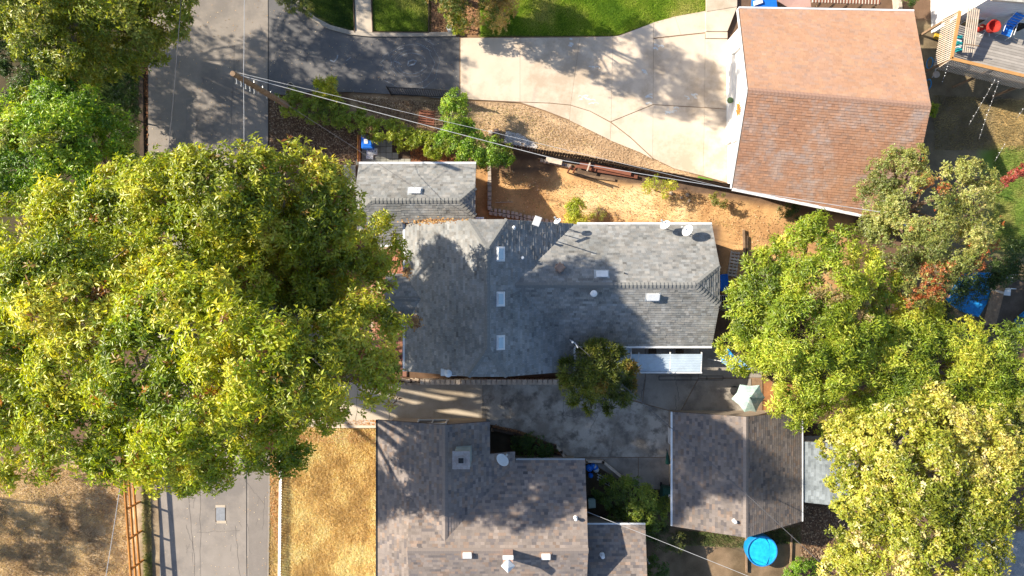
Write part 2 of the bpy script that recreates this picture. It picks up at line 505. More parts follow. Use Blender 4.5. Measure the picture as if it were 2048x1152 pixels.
def slabs(name, base_poly, pieces, m, zt, gap=.012, thick=.08, jitter=.05, base_m=None, piece='slab', zbase=None):
    """a paved surface: a dark bed with separate slabs proud of it"""
    zb = zt - .03 if zbase is None else zbase
    b = MB(); b.prism([Vector((x, y, zb)) for x, y in poly_xy(base_poly)], .12)
    base = b.build(name, base_m or M['seam']); base['kind'] = 'structure'
    for q in pieces:
        k = 1 + rng.uniform(-jitter, jitter)
        s = MB(); s.col = (k, k, k)
        pts = inset(poly_xy(q), gap / 2)
        s.prism([Vector((p.x, p.y, zt + rng.uniform(-.004, .004))) for p in pts], thick)
        s.build(piece, m, base)
    return base

# road
r = MB(); r.sheet([Vector((x, y, 0.0)) for x, y in poly_xy([(297, -300), (536, -300), (536, 330), (541, 700), (540, 1000), (538, 1120), (534, 1500), (322, 1500), (318, 900), (305, 600), (296, 330)])])
road = r.build('road', M['asphalt']); road['kind'] = 'structure'
r = MB(); r.sheet([Vector((x, y, .004)) for x, y in poly_xy([(537, -300), (590, -60), (597, 0), (625, 30), (660, 52), (700, 66), (740, 71), (919, 74), (919, 203), (850, 193), (780, 188), (700, 184), (620, 184), (575, 190), (537, 188)])])
spur = r.build('side_road', M['asphalt_new']); spur['kind'] = 'structure'
r = MB(); r.ribbon([P(536, -40), P(537, 60), P(536, 190)], .045, .010)
r.ribbon([P(496, 1300), P(493, 1100), (P(493, 940))], .03, .010)
o = r.build('tar_seam', M['seam']); o['kind'] = 'structure'
# road patch and cracks
r = MB()
r.ribbon(PP([(402, 290), (460, 290), (461, 330)]), .018, .006)
def crack(b, x0, y0, x1, y1, n, wob, w=.016, z=.006):
    pts = []
    for i in range(n + 1):
        t = i / n
        pts.append(P(x0 + (x1 - x0) * t + rng.uniform(-wob, wob), y0 + (y1 - y0) * t + rng.uniform(-wob, wob)))
    b.ribbon(pts, w, z)
for a in [(375, 940, 392, 1180), (372, 1050, 388, 1100), (400, 960, 402, 1180), (470, 1050, 485, 1200), (490, 960, 530, 1010),
          (530, 990, 525, 1060), (396, 1065, 480, 1060), (393, 230, 391, 300), (470, 90, 460, 300)]:
    crack(r, *a, 14, 1.6, .012)
for _ in range(26):
    x = rng.uniform(330, 530); y = rng.choice([rng.uniform(10, 320), rng.uniform(940, 1150)]); l = rng.uniform(8, 30)
    crack(r, x, y, x + rng.uniform(-6, 6), y + l, 6, 1.2, .009)
o = r.build('road_cracks', surf('crack_fill', (.10, .09, .085), None, 3, .9)); o['kind'] = 'stuff'
for q_, (poly, mm) in enumerate((([(405, 292), (458, 292), (459, 360), (404, 360)], (.26, .23, .205)), ([(498, 935), (536, 935), (533, 1200), (497, 1200)], (.235, .205, .18)), ([(372, 200), (392, 198), (394, 340), (370, 340)], (.255, .225, .20)))):
    s = MB(); s.sheet([Vector((x, y, .0035 + q_ * .0004)) for x, y in poly_xy(poly)]); o = s.build('road_patch', surf('patched_asphalt', mm, tuple(t * .88 for t in mm), 1.5, .93, .25, 60, fine=.18)); o['kind'] = 'structure'
# manhole cover set in the road
t = thing('utility_cover', 'rectangular steel utility cover with pale patched ends set in the road', 'utility cover', P(441, 1027))
b = MB(); b.box(P(441, 1028, .012), (.52, .78, .02)); b.build('cover_plate', surf('worn_steel', (.26, .27, .29), None, 5, .6, fine=.1), t)
b = MB(); b.box(P(441, 1013, .008), (.58, .16, .014)); b.build('patch', M['conc_tan'], t)
b = MB(); b.box(P(443, 1044, .008), (.56, .16, .014)); b.build('patch', M['conc_tan'], t); 
b = MB(); b.box(P(441, 1028, .006), (.60, .92, .010)); b.build('frame', M['wood_dark'], t)
# chalk rings
T = thing('chalk_drawing', 'chalk rings drawn round a small wedge shape on the dark side road', 'chalk drawing', P(823, 127))
cx, cy = 823, 127
def chalk(pts, w, z=.009):
    t = MB(); t.ribbon(pts, w, z); t.build('chalk_stroke', M['chalk'], T)
for q_, (rr, a0, a1, sq) in enumerate(((26, 0, 330, .8), (34, 20, 300, .8), (44, -80, 95, .95), (55, -60, 80, 1.0), (42, 130, 250, .8), (62, -120, -40, .9), (68, 60, 140, .75), (30, 0, 350, .7), (58, 150, 215, .7), (50, 200, 320, .75))):
    chalk([P(cx + rr * (1 + .05 * math.sin(i * .9 + q_ * 2) + rng.uniform(-.02, .02)) * math.cos(math.radians(a0 + (a1 - a0) * i / 24)), cy + rr * sq * math.sin(math.radians(a0 + (a1 - a0) * i / 24))) for i in range(25)], rng.uniform(.014, .022), .009 + q_ * .0004)
chalk(PP([(816, 132), (829, 128), (833, 122), (826, 120), (817, 123), (816, 132)]), .08, .014)
for q_, (pp, w) in enumerate((([(660, 120), (668, 124), (674, 117), (676, 110)], .08), ([(692, 122), (702, 115)], .04), ([(787, 122), (797, 125), (803, 130)], .05), ([(668, 160), (668, 170)], .04))):
    chalk(PP(pp), w, .0145 + q_ * .0004)
# curb
t = MB()
def curb(pts, w, h):
    pp = PP(pts); L = []; R = []
    for i, p in enumerate(pp):
        d = pp[min(i + 1, len(pp) - 1)] - pp[max(i - 1, 0)]
        nn = Vector((-d.y, d.x, 0)).normalized() * (w / 2)
        L.append(p + nn); R.append(p - nn)
    return L, R
cp = [(560, -60), (578, -20), (602, 14), (628, 38), (660, 55), (700, 66), (740, 70), (800, 70), (912, 69)]
for i in range(len(cp) - 1):
    L, R = curb(cp, .24, .1)
    t.prism([v + Vector((0, 0, .10)) for v in (L[i], L[i + 1], R[i + 1], R[i])], .2)
o = t.build('kerb', M['conc_curb']); o['kind'] = 'structure'
t = MB(); t.prism(PP([(277, 90), (284, 90), (288, 340), (280, 340)], .12), .3)
o = t.build('kerb', M['wood_dark']); o['kind'] = 'structure'
# garden walk between the lawns, slabs
slabs('garden_walk', [(709, -80), (741, -80), (745, 66), (711, 66)],
      [[(709, -80), (740, -80), (741, -20), (709, -20)], [(709, -20), (741, -20), (743, 22), (710, 22)], [(710, 22), (743, 22), (745, 65), (711, 65)]],
      M['conc_tan'], .05)
t = MB()
for e in ([(708, -80), (708, 20), (710, 66)], [(743, -80), (744, 20), (746, 66)], [(858, -80), (858, 66)], [(746, 65), (858, 66)]):
    for a, c in zip(PP(e)[:-1], PP(e)[1:]): t.beam(a + Vector((0, 0, .05)), c + Vector((0, 0, .05)), .05, .14)
tag(t.build('lawn_edging', M['wood_dark']), 'dark timber edging strips round the small lawn squares', 'edging')

# big pale driveway
drive_base = [(919, 75), (1235, 72), (1290, 52), (1350, 32), (1412, 22), (1412, -60), (1476, -60), (1476, 10), (1455, 62), (1457, 367), (1405, 352), (1345, 336), (1280, 305), (1220, 281), (1139, 241), (1090, 222), (1035, 205), (919, 198)]
drive = slabs('driveway', drive_base, [
    [(921, 76), (1040, 76), (1040, 204), (921, 198)],
    [(1040, 76), (1160, 75), (1141, 210), (1100, 206), (1040, 204)],
    [(1042, 205), (1100, 207), (1141, 211), (1139, 240), (1090, 221)],
    [(1160, 75), (1226, 73), (1222, 244), (1180, 222), (1141, 210)],
    [(1141, 211), (1180, 223), (1222, 246), (1220, 280), (1139, 241)],
    [(1226, 73), (1240, 71), (1290, 52), (1307, 45), (1306, 209), (1222, 243)],
    [(1222, 244), (1306, 210), (1305, 315), (1262, 275)],
    [(1222, 246), (1262, 277), (1305, 317), (1304, 318), (1280, 305), (1220, 281)],
    [(1307, 78), (1410, 67), (1409, 215), (1306, 209)],
    [(1306, 210), (1409, 216), (1406, 352), (1350, 338), (1305, 316)],
    [(1410, 78), (1455, 78), (1453, 218), (1409, 215)],
    [(1409, 216), (1453, 219), (1456, 366), (1406, 352)],
    [(1307, 45), (1350, 33), (1362, 70), (1307, 76)],
    [(1350, 33), (1411, 22), (1411, 65), (1362, 70)]],
    M['conc'], .028, jitter=.03, base_m=M['wood'])
t = MB(); t.prism(PP([(1412, 24), (1474, 14), (1455, 62), (1412, 62)], .16), .2); t.build('step', M['conc'], drive)
t = MB(); t.prism(PP([(1412, 63), (1455, 63), (1455, 76), (1412, 76)], .09), .15); t.build('step', M['conc'], drive)
t = MB(); t.prism(PP([(1413, -60), (1476, -60), (1474, 13), (1413, 23)], .165), .2); t.build('slab', M['conc_tan'], drive)
b = MB()
for _ in range(46):
    c0 = rng.choice([(1180, 205), (1330, 225), (1290, 195), (1160, 195), (1140, 90), (1285, 140), (1310, 95), (1190, 140), (1380, 190), (1345, 220)])
    x = c0[0] + rng.gauss(0, 6); y = c0[1] + rng.gauss(0, 5); a = rng.uniform(-.6, .6); l = rng.uniform(2, 8)
    b.ribbon(PP([(x, y), (x + l * math.cos(a), y + l * math.sin(a)), (x + l * 1.6 * math.cos(a + .3), y + l * 1.6 * math.sin(a + .3))]), rng.uniform(.03, .10), .0335 + _ * .00004)
o = b.build('chalk_scribbles', M['chalk_blue']); o['kind'] = 'stuff'; o['label'] = 'pale blue and white chalk scribbles scattered over the big driveway'

# lower driveway
low = slabs('lower_driveway', [(520, 764), (1140, 764), (1525, 690), (1525, 830), (1347, 830), (1347, 982), (1255, 970), (1165, 916), (1140, 918), (1105, 890), (1040, 862), (980, 850), (680, 856), (520, 856)],
    [[(520, 765), (690, 765), (690, 854), (520, 854)],
     [(690, 765), (965, 765), (965, 846), (755, 846), (755, 854), (690, 854)]],
    M['conc_tan'], .028, jitter=.04, gap=.01, base_m=M['wood'])
def more(pcs, m, par=low, nm='slab'):
    for q in pcs:
        s = MB(); k = 1 + rng.uniform(-.05, .05); s.col = (k, k, k)
        s.prism([Vector((p.x, p.y, .028 + rng.uniform(-.004, .004))) for p in inset(poly_xy(q), .006)], .08)
        s.build(nm, m, par)
more([[(965, 765), (1138, 765), (1170, 775), (1243, 796), (1220, 914), (1166, 914), (1140, 916), (1105, 889), (1040, 861), (982, 849), (965, 846)],
      [(1243, 796), (1343, 823), (1344, 914), (1220, 914)]], M['conc_stain'])
more([[(1166, 915), (1276, 915), (1276, 974), (1255, 969)], [(1277, 915), (1345, 915), (1345, 980), (1277, 976)],
      [(1126, 700), (1200, 700), (1200, 783), (1165, 772), (1138, 764)], [(1201, 692), (1290, 692), (1290, 756), (1284, 805), (1243, 794), (1201, 783)],
      [(1291, 692), (1400, 692), (1396, 756), (1360, 824), (1343, 822), (1285, 806), (1291, 756)],
      [(1401, 692), (1524, 692), (1524, 755), (1397, 756)], [(1397, 757), (1502, 757), (1502, 826), (1361, 825)]], M['conc_grey'])
b = MB()
for a in [(1130, 765, 1125, 830), (1125, 830, 1150, 835), (1290, 760, 1280, 800), (1350, 790, 1352, 820), (1195, 830, 1180, 860), (776, 800, 780, 850), (715, 780, 712, 850), (1352, 760, 1358, 800)]:
    crack(b, *a, 9, 1.5, .016, .036)
o = b.build('driveway_cracks', M['seam']); o['kind'] = 'stuff'
b = MB(); b.prism(PP([(660, 851), (755, 851), (755, 856), (660, 856)], .12), .25)
o = b.build('kerb', M['conc']); o['kind'] = 'structure'

# front court and pavers
o = slabs('garage_apron', [(636, 335), (722, 365), (722, 450), (640, 460)],
    [[(638, 345), (720, 371), (720, 449), (642, 458)]], M['conc'], .028)
def paver_grid(name, cells, size, m, zt, label=None, jit=.1):
    """cells: world centres"""
    return None
pv = MB(); pv.prism(PP([(723, 284), (780, 284), (798, 300), (820, 305), (820, 335), (692, 375), (690, 330), (712, 326)], .0), .05)
patio = pv.build('paver_patio', M['wood_dark']); patio['kind'] = 'structure'
for iy, y in enumerate(np.arange(286, 380, 12.2)):
    for ix, x in enumerate(np.arange(692, 822, 12.2)):
        ok = (y < 300 and 722 < x < 782) or (300 <= y < 312 and 722 < x < 795) or (312 <= y < 330 and 712 < x < 822) or (y >= 324 and 688 < x < 716)
        if not ok: continue
        s = MB(); k = 1 + rng.uniform(-.1, .1); s.col = (k, k * 1.01, k)
        c = P(x + 1, y + 1, .03); s.box((c.x, c.y, .02 + rng.uniform(-.004, .004)), (.338, .338, .05), rng.uniform(-.015, .015))
        s.build('paver', M['paver'], patio)
pv = MB(); pv.prism(PP([(742, 500), (815, 470), (815, 752), (742, 752)], .0), .05)
path = pv.build('brick_path', M['wall_tan']); path['kind'] = 'structure'
for iy in range(23):
    for ix in range(8):
        x = 747 + ix * 8.9 + (4 if iy % 2 else 0); y = 506 + iy * 11
        if x > 812: continue
        s = MB(); k = 1 + rng.uniform(-.3, .25); s.col = (k, k * rng.uniform(.9, 1.25), k * rng.uniform(.9, 1.3))
        c = P(x, y, .0); s.box((c.x, c.y, .02 + rng.uniform(-.006, .006)), (.235, .30, .06), rng.uniform(-.06, .06))
        s.build('paver', M['brick'], path)

# ---------------------------------------------------------------- roofs
def clip(poly, a, b):
    """keep the part of 2D poly left of the line a->b"""
    out = []; n = len(poly)
    ex, ey = b[0] - a[0], b[1] - a[1]
    f = lambda p: ex * (p[1] - a[1]) - ey * (p[0] - a[0])
    for i in range(n):
        p, q = poly[i], poly[(i + 1) % n]; fp, fq = f(p), f(q)
        if fp >= 0: out.append(p)
        if (fp > 0 > fq) or (fp < 0 < fq):
            t = fp / (fp - fq); out.append((p[0] + (q[0] - p[0]) * t, p[1] + (q[1] - p[1]) * t))
    return out

def shingle_plane(mb, poly, exposure=.145, wmin=.14, wmax=.32, thick=(.014, .032), tone=None, jit=.13):
    poly = [Vector(p) for p in poly]
    n = (poly[1] - poly[0]).cross(poly[2] - poly[1]).normalized()
    if n.z < 0: poly.reverse(); n = -n
    u = (Vector((0, 0, 1)) - n * n.z).normalized(); e = u.cross(n)
    o = poly[0]
    p2 = [((p - o).dot(e), (p - o).dot(u)) for p in poly]
    ar = sum(p2[i][0] * p2[(i + 1) % len(p2)][1] - p2[(i + 1) % len(p2)][0] * p2[i][1] for i in range(len(p2)))
    if ar < 0: p2 = p2[::-1]
    a0 = min(p[0] for p in p2); a1 = max(p[0] for p in p2)
    b0 = min(p[1] for p in p2); b1 = max(p[1] for p in p2)
    b = b0; V = mb.v; Fc = mb.f; Cc = mb.c
    while b < b1:
        x = a0 - rng.uniform(0, .3); jb = rng.uniform(-.004, .004)
        while x < a1:
            w = rng.uniform(wmin, wmax)
            q = [(x, b + jb), (x + w - .003, b + jb), (x + w - .003, b + exposure + .01), (x, b + exposure + .01)]
            for i in range(len(p2)):
                q = clip(q, p2[i], p2[(i + 1) % len(p2)])
                if len(q) < 3: break
            x += w
            if len(q) < 3: continue
            th = rng.uniform(*thick)
            k = 1 + rng.gauss(0, jit) ; k = max(.55, min(1.35, k))
            if tone: col = tone(k)
            else: col = (k, k, k)
            base = len(V); low_i = []
            for (pa, pb) in q:
                h = th * max(0, 1 - (pb - b) / exposure) + .003
                V.append(tuple(o + e * pa + u * pb + n * h)); Cc.append(col)
            m = len(q)
            Fc.append(tuple(base + i for i in range(m)))
            # front edge; the shadow line under each course is put into its tint
            for i in range(m):
                j = (i + 1) % m
                if abs(q[i][1] - b - jb) < 1e-4 and abs(q[j][1] - b - jb) < 1e-4:
                    bb = len(V)
                    for t in (q[i], q[j]):
                        V.append(tuple(o + e * t[0] + u * t[1])); Cc.append((.35 * col[0], .35 * col[1], .35 * col[2]))
                    Fc.append((base + i, bb, bb + 1, base + j))
        b += exposure

def ridge_caps(parent, a, b, n1, n2, m, step=.2, w=.15, lift=.05, tone=.85):
    """overlapping bent caps from a to b; n1, n2 = normals of the two planes"""
    a = Vector(a); b = Vector(b); d = (b - a); L = d.length; d.normalize()
    n1 = Vector(n1).normalized(); n2 = Vector(n2).normalized()
    s1 = n1.cross(d); s2 = d.cross(n2)
    if s1.z > 0: s1 = -s1
    if s2.z > 0: s2 = -s2
    if s1.dot(s2) > 0: s2 = -s2
    n = max(2, int(L / step)); st = L / n
    s = MB(); up = ((n1 + n2) * .5).normalized()
    t = st * 1.08
    hi = lift; lo = .018
    pts = [up * hi, s1 * w + n1 * hi * .9, s2 * w + n2 * hi * .9, d * t + up * lo, d * t + s1 * w + n1 * lo, d * t + s2 * w + n2 * lo,
           up * -.02, s1 * w - n1 * .0, s2 * w - n2 * .0]
    s.add(pts, [(0, 3, 4, 1), (0, 2, 5, 3), (0, 1, 7, 6), (0, 6, 8, 2), (1, 4, 7), (2, 8, 5)])
    off = Vector((0, 0, 0)); q = parent
    while q is not None: off = off + q.location; q = q.parent
    proto = None
    for i in range(n):
        if proto is None:
            proto = s.build('ridge_cap', m); proto.parent = parent; c = proto
        else:
            c = copy_part(proto, parent)
        c.location = a + d * (i * st) - off
    return proto

def pn(poly):
    p = [Vector(t) for t in poly]
    n = (p[1] - p[0]).cross(p[2] - p[1]).normalized()
    return n if n.z > 0 else -n

def deck(parent, planes, m, name='roof'):
    s = MB()
    for p in planes: s.prism([Vector(t) - Vector((0, 0, .004)) for t in p], .14)
    return s.build(name, m, parent)

def shingles(roof, planes, m, **kw):
    s = MB()
    for p in planes: shingle_plane(s, p, **kw)
    s.build('shingle', m, roof, kind='stuff')

def block_walls(parent, x0, x1, y0, y1, ze, m, zr=None, axis='x'):
    s = MB()
    s.prism([(x0, y0, ze), (x1, y0, ze), (x1, y1, ze), (x0, y1, ze)], ze + .15)
    if zr:
        if axis == 'x':
            ym = (y0 + y1) / 2; f = [(y0, ze), (y1, ze), (ym + .5, zr), (ym - .5, zr)]
            A = [(x0, a, b) for a, b in f]; B = [(x1, a, b) for a, b in f]
        else:
            xm = (x0 + x1) / 2; f = [(x0, ze), (x1, ze), (xm + .5, zr), (xm - .5, zr)]
            A = [(a, y0, b) for a, b in f]; B = [(a, y1, b) for a, b in f]
        s.add(A + B, [(0, 1, 2, 3), (7, 6, 5, 4), (1, 5, 6, 2), (3, 2, 6, 7), (0, 3, 7, 4)])
    return s.build('wall', m, parent)

def window(parent, c, w, h, axis, out):
    """frame with pane on a wall; axis = direction the wall runs in"""
    s = MB(); cx, cy, cz = c
    d = .06 * out
    if axis == 'x': fr = lambda a, z, ww, hh: s.box((cx + a, cy + d, cz + z), (ww, .07, hh))
    else: fr = lambda a, z, ww, hh: s.box((cx + d, cy + a, cz + z), (.07, ww, hh))
    fr(0, h / 2, w + .12, .07); fr(0, -h / 2, w + .18, .08); fr(-w / 2, 0, .07, h); fr(w / 2, 0, .07, h); fr(0, 0, .05, h)
    f = s.build('window', M['white'], parent)
    g = MB()
    if axis == 'x': g.box((cx, cy + d * .5, cz), (w, .03, h))
    else: g.box((cx + d * .5, cy, cz), (.03, w, h))
    g.build('pane', M['glass'], f)

def gutter(parent, a, b, m, w=.11, h=.10):
    s = MB(); s.beam(a, b, w, h); s.build('gutter', m, parent)

def box_vent(parent, x, y, z, w, l, tilt_axis, tilt, m=None, h=.16):
    s = MB()
    rx, ry = (tilt, 0) if tilt_axis == 'x' else (0, tilt)
    s.box((x, y, z + h / 2), (w, l, h), 0, ry, rx)
    s.box((x, y, z + h + .015), (w + .03, l + .03, .03), 0, ry, rx)
    f = s.build('roof_vent', m or M['white_metal'], parent)
    s = MB(); s.box((x, y, z + .025), (w + .20, l + .20, .02), 0, ry, rx); s.build('flashing', M['brown_box'] if parent is not H else M['metal'], f)

def pipe_vent(parent, x, y, z, r, h, m=None, cap=True):
    s = MB(); s.lathe((x, y, z - .1), [(r * 1.7, 0), (r * 1.7, .13), (r, .17), (r, h + .1)], 14)
    if cap: s.lathe((x, y, z + h), [(r * 1.35, 0), (r * 1.35, .06), (r * .6, .12)], 14)
    s.build('vent_pipe', m or M['white_metal'], parent)

# ================= main grey house
HX = .62
H = thing('grey_roofed_house', 'large house with weathered grey shingle hip roof in the middle of the block', 'house', (0, 0, 0))
ax0, axr, ax1 = -5.85, -1.25, 3.36
ay0, ay1 = -4.55, 3.52
ze, zr = 2.7, 5.55
hz = 4.92; hx = (zr - hz) / HX       # clipped gable: corner height
def zA_left(x): return zr - (axr - x) * HX
def zA_right(x): return zr - (x - axr) * HX
yN = 1.93; yS = -3.10
A_left = [(ax0, ay0, zA_left(ax0)), (axr - hx, ay0, hz), (axr, yS, zr), (axr, yN, zr), (axr - hx, ay1, hz), (ax0, ay1, zA_left(ax0))]
# wing
wy0, wyr, wy1 = -3.17, .15, 3.47
wzr = zA_right(.10)
vx = .10
eaveR = zA_right(ax1)
A_hipS = [(axr - hx, ay0, hz), (axr + hx, ay0, hz), (axr, yS, zr)]
A_hipN = [(axr - hx, ay1, hz), (axr, yN, zr), (axr + hx, ay1, hz)]
pw = (wzr - eaveR) / (wyr - wy0)
pwn = (wzr - eaveR) / (wy1 - wyr)
# right slope of A in convex pieces: the middle goes under the wing roof
A_r1 = [(axr, yS, zr), (axr + hx, ay0, hz), (ax1, ay0, zA_right(ax1)), (ax1, wy0, zA_right(ax1)), (vx, wyr, zA_right(vx)), (axr, wyr, zr)]
A_r2 = [(axr, wyr, zr), (vx, wyr, zA_right(vx)), (ax1, wy1, zA_right(ax1)), (ax1, ay1, zA_right(ax1)), (axr + hx, ay1, hz), (axr, yN, zr)]
wx1 = 10.92; wre = 9.48; wcz = 4.08
wcy = (wzr - wcz) / pw; wcyn = (wzr - wcz) / pwn
W_s = [(ax1, wy0, eaveR), (wx1, wy0, eaveR), (wx1, wyr - wcy, wcz), (wre, wyr, wzr), (vx, wyr, wzr)]
W_n = [(ax1, wy1, eaveR), (vx, wyr, wzr), (wre, wyr, wzr), (wx1, wyr + wcyn, wcz), (wx1, wy1, eaveR)]
W_h = [(wx1, wyr - wcy, wcz), (wx1, wyr + wcyn, wcz), (wre, wyr, wzr)]
# porch
P_z = lambda y: 3.28 - abs(y + .60) * .42
P_n = [(-6.90, .78, P_z(.78)), (-6.90, -.60, 3.28), (-4.85, -.60, 3.28), (-4.85, .78, P_z(.78))]
P_s = [(-6.90, -.60, 3.28), (-6.90, -1.96, P_z(-1.96)), (-4.85, -1.96, P_z(-1.96)), (-4.85, -.60, 3.28)]
planesA = [A_left, A_r1, A_r2, A_hipS, A_hipN, W_s, W_n, W_h, P_n, P_s]
# garage roof
gz0, gzr = 2.3, 3.62; gs = .576
gx0, gx1, gyr = -8.45, -1.99, 4.66
gy1 = 6.85; gy0 = 2.4
gpz = lambda y: gzr - abs(y - gyr) * (gzr - gz0) / (gy1 - gyr)
ghc = .78; gl = .95
G_n = [(gx0, gy1, gpz(gy1)), (gx0, gyr + ghc, gpz(gyr + ghc)), (gx0 + gl, gyr, gzr), (gx1 - .8, gyr, gzr), (gx1, gyr + ghc, gpz(gyr + ghc)), (gx1, gy1, gpz(gy1))]
G_s1 = [(gx0, gyr - ghc, gpz(gyr - ghc)), (gx0, gy0, gpz(gy0)), (-5.96, gy0, gpz(gy0)), (-5.96, gyr, gzr), (gx0 + gl, gyr, gzr)]
G_s2 = [(-5.96, gyr, gzr), (-5.96, 3.56, gpz(3.56)), (gx1, 3.56, gpz(3.56)), (gx1, gyr - ghc, gpz(gyr - ghc)), (gx1 - .8, gyr, gzr)]
G_hl = [(gx0, gyr + ghc, gpz(gyr + ghc)), (gx0, gyr - ghc, gpz(gyr - ghc)), (gx0 + gl, gyr, gzr)]
G_hr = [(gx1, gyr - ghc, gpz(gyr - ghc)), (gx1, gyr + ghc, gpz(gyr + ghc)), (gx1 - .8, gyr, gzr)]
planesG = [G_n, G_s1, G_s2, G_hl, G_hr]
roofH = deck(H, planesA + planesG, M['white'])
def grey_tone(k):
    t = rng.uniform(-.03, .04)
    return (k * (1 + t), k, k * (1 - t))
shingles(roofH, planesA + planesG, M['shingle_grey'], tone=grey_tone, jit=.14)
cap = M['shingle_grey']
ridge_caps(roofH, (wre, wyr, wzr), (.15, wyr, wzr), pn(W_s), pn(W_n), cap, lift=.06)
ridge_caps(roofH, (wx1, wyr - wcy, wcz), (wre, wyr, wzr), pn(W_s), pn(W_h), cap, lift=.06)
ridge_caps(roofH, (wx1, wyr + wcyn, wcz), (wre, wyr, wzr), pn(W_n), pn(W_h), cap, lift=.04)
ridge_caps(roofH, (axr, yS, zr), (axr, yN, zr), pn(A_left), pn(A_r1), cap, lift=.035)
for s_ in (-1, 1):
    ridge_caps(roofH, (axr + s_ * hx, ay0, hz), (axr, yS, zr), pn(A_hipS), pn(A_r1 if s_ > 0 else A_left), cap, lift=.035)
    ridge_caps(roofH, (axr + s_ * hx, ay1, hz), (axr, yN, zr), pn(A_hipN), pn(A_r1 if s_ > 0 else A_left), cap, lift=.035)
ridge_caps(roofH, (-6.9, -.60, 3.28), (-5.1, -.60, 3.28), pn(P_n), pn(P_s), cap, lift=.03)
ridge_caps(roofH, (gx1 - .8, gyr, gzr), (gx0 + gl, gyr, gzr), pn(G_n), pn(G_s1), cap, lift=.05)
for hp, pl in (((gx1, gyr + ghc, gpz(gyr + ghc)), G_n), ((gx1, gyr - ghc, gpz(gyr - ghc)), G_s2)):
    ridge_caps(roofH, hp, (gx1 - .8, gyr, gzr), pn(G_hr), pn(pl), cap, lift=.05)
for hp, pl in (((gx0, gyr + ghc, gpz(gyr + ghc)), G_n), ((gx0, gyr - ghc, gpz(gyr - ghc)), G_s1)):
    ridge_caps(roofH, hp, (gx0 + gl, gyr, gzr), pn(G_hl), pn(pl), cap, lift=.03)
for a, b in (((ax1 + .2, wy1 + .06, eaveR - .03), (wx1, wy1 + .06, eaveR - .03)), ((ax1 + .05, wy0 - .06, eaveR - .03), (wx1, wy0 - .06, eaveR - .03)),
             ((ax0 - .06, ay0, ze - .02), (ax0 - .06, -2.02, ze - .02)), ((ax0 - .06, .84, ze - .02), (ax0 - .06, ay1, ze - .02)),
             ((gx0, gy1 + .06, gz0 - .02), (gx1, gy1 + .06, gz0 - .02)), ((-6.9, -2.02, 2.68), (-5.9, -2.02, 2.68)), ((gx0, gy0 - .06, gpz(gy0) - .03), (-5.97, gy0 - .06, gpz(gy0) - .03)),
             ((ax1 + .06, ay0 + .02, eaveR - .03), (ax1 + .06, wy0 - .1, eaveR - .03))):
    gutter(roofH, a, b, M['white_metal'])
block_walls(H, ax0 + .45, ax1 - .35, ay0 + .35, ay1 - .35, 2.55, M['wall_pink'], 4.2, 'y')
block_walls(H, ax1 - .5, wx1 - .4, wy0 + .4, wy1 - .4, 2.5, M['wall_pink'], 3.7, 'x')
block_walls(H, gx0 + .35, gx1 - .3, gy0 + .5, gy1 - .35, 2.1, M['wall_pink'], 3.0, 'x')
s = MB()
for y in (-1.75, .55): s.box((-6.6, y, 1.2), (.15, .15, 2.7))
s.build('porch_post', M['white'], H)
for x in (5, 8): window(H, (x, wy1 - .4, 1.4), 1.2, 1.0, 'x', 1); window(H, (x, wy0 + .4, 1.4), 1.4, 1.1, 'x', -1)
for y in (-3.4, 1.9): window(H, (ax0 + .45, y, 1.4), 1.3, 1.1, 'y', -1)
s = MB(); s.box((gx0 + .31, 4.6, 1.05), (.06, 2.6, 2.0))
for k in range(4): s.box((gx0 + .27, 4.6, .3 + k * .5), (.03, 2.5, .42))
s.build('garage_door', M['white'], H)
# things fixed to the roof
sk = surf('skylight_blue_glass', (.42, .55, .62), (.36, .48, .55), 2, .15, spec=.6, fine=.03)
for py_ in (508, 598, 685):
    q = P(1001.5, py_, 5.1); z = zA_right(q.x)
    s = MB(); s.box((q.x, q.y, z + .09), (.36, .62, .16), 0, math.atan(HX)); s.box((q.x, q.y, z + .025), (.50, .76, .02), 0, math.atan(HX)); f = s.build('skylight', M['white_metal'], H)
    s = MB(); s.box((q.x + .02, q.y, z + .178), (.28, .54, .02), 0, math.atan(HX)); s.build('pane', sk, f)
q = P(1204, 548, 4.5); box_vent(H, q.x, q.y, wzr - (q.y - wyr) * pwn, .58, .32, 'x', -math.atan(pwn))
q = P(1305, 594, 4.3); box_vent(H, q.x, q.y, wzr - (wyr - q.y) * pw, .60, .33, 'x', math.atan(pw), h=.22)
q = P(830, 382, 3.3); box_vent(H, q.x, q.y, gpz(q.y), .60, .33, 'x', -.52)
q = P(1120, 535, 4.6); zz = wzr - (q.y - wyr) * pwn
s = MB(); s.box((q.x, q.y, zz + .12), (.40, .40, .55)); s.lathe((q.x, q.y, zz + .38), [(.26, 0), (.30, .03), (.24, .10)], 4)
s.build('flue_box', M['brown_box'], H)
q = P(1187, 587, 4.9); pipe_vent(H, q.x, q.y, 4.3, .13, .75)
q = P(1045, 515, 4.8); pipe_vent(H, q.x, q.y, zA_right(q.x), .06, .3, None, False)
q = P(1028, 456, 4.6); pipe_vent(H, q.x, q.y, zA_right(q.x), .06, .35)
q = P(1250, 546, 4.6); pipe_vent(H, q.x, q.y, 4.15, .035, .35, M['dark_metal'], False)
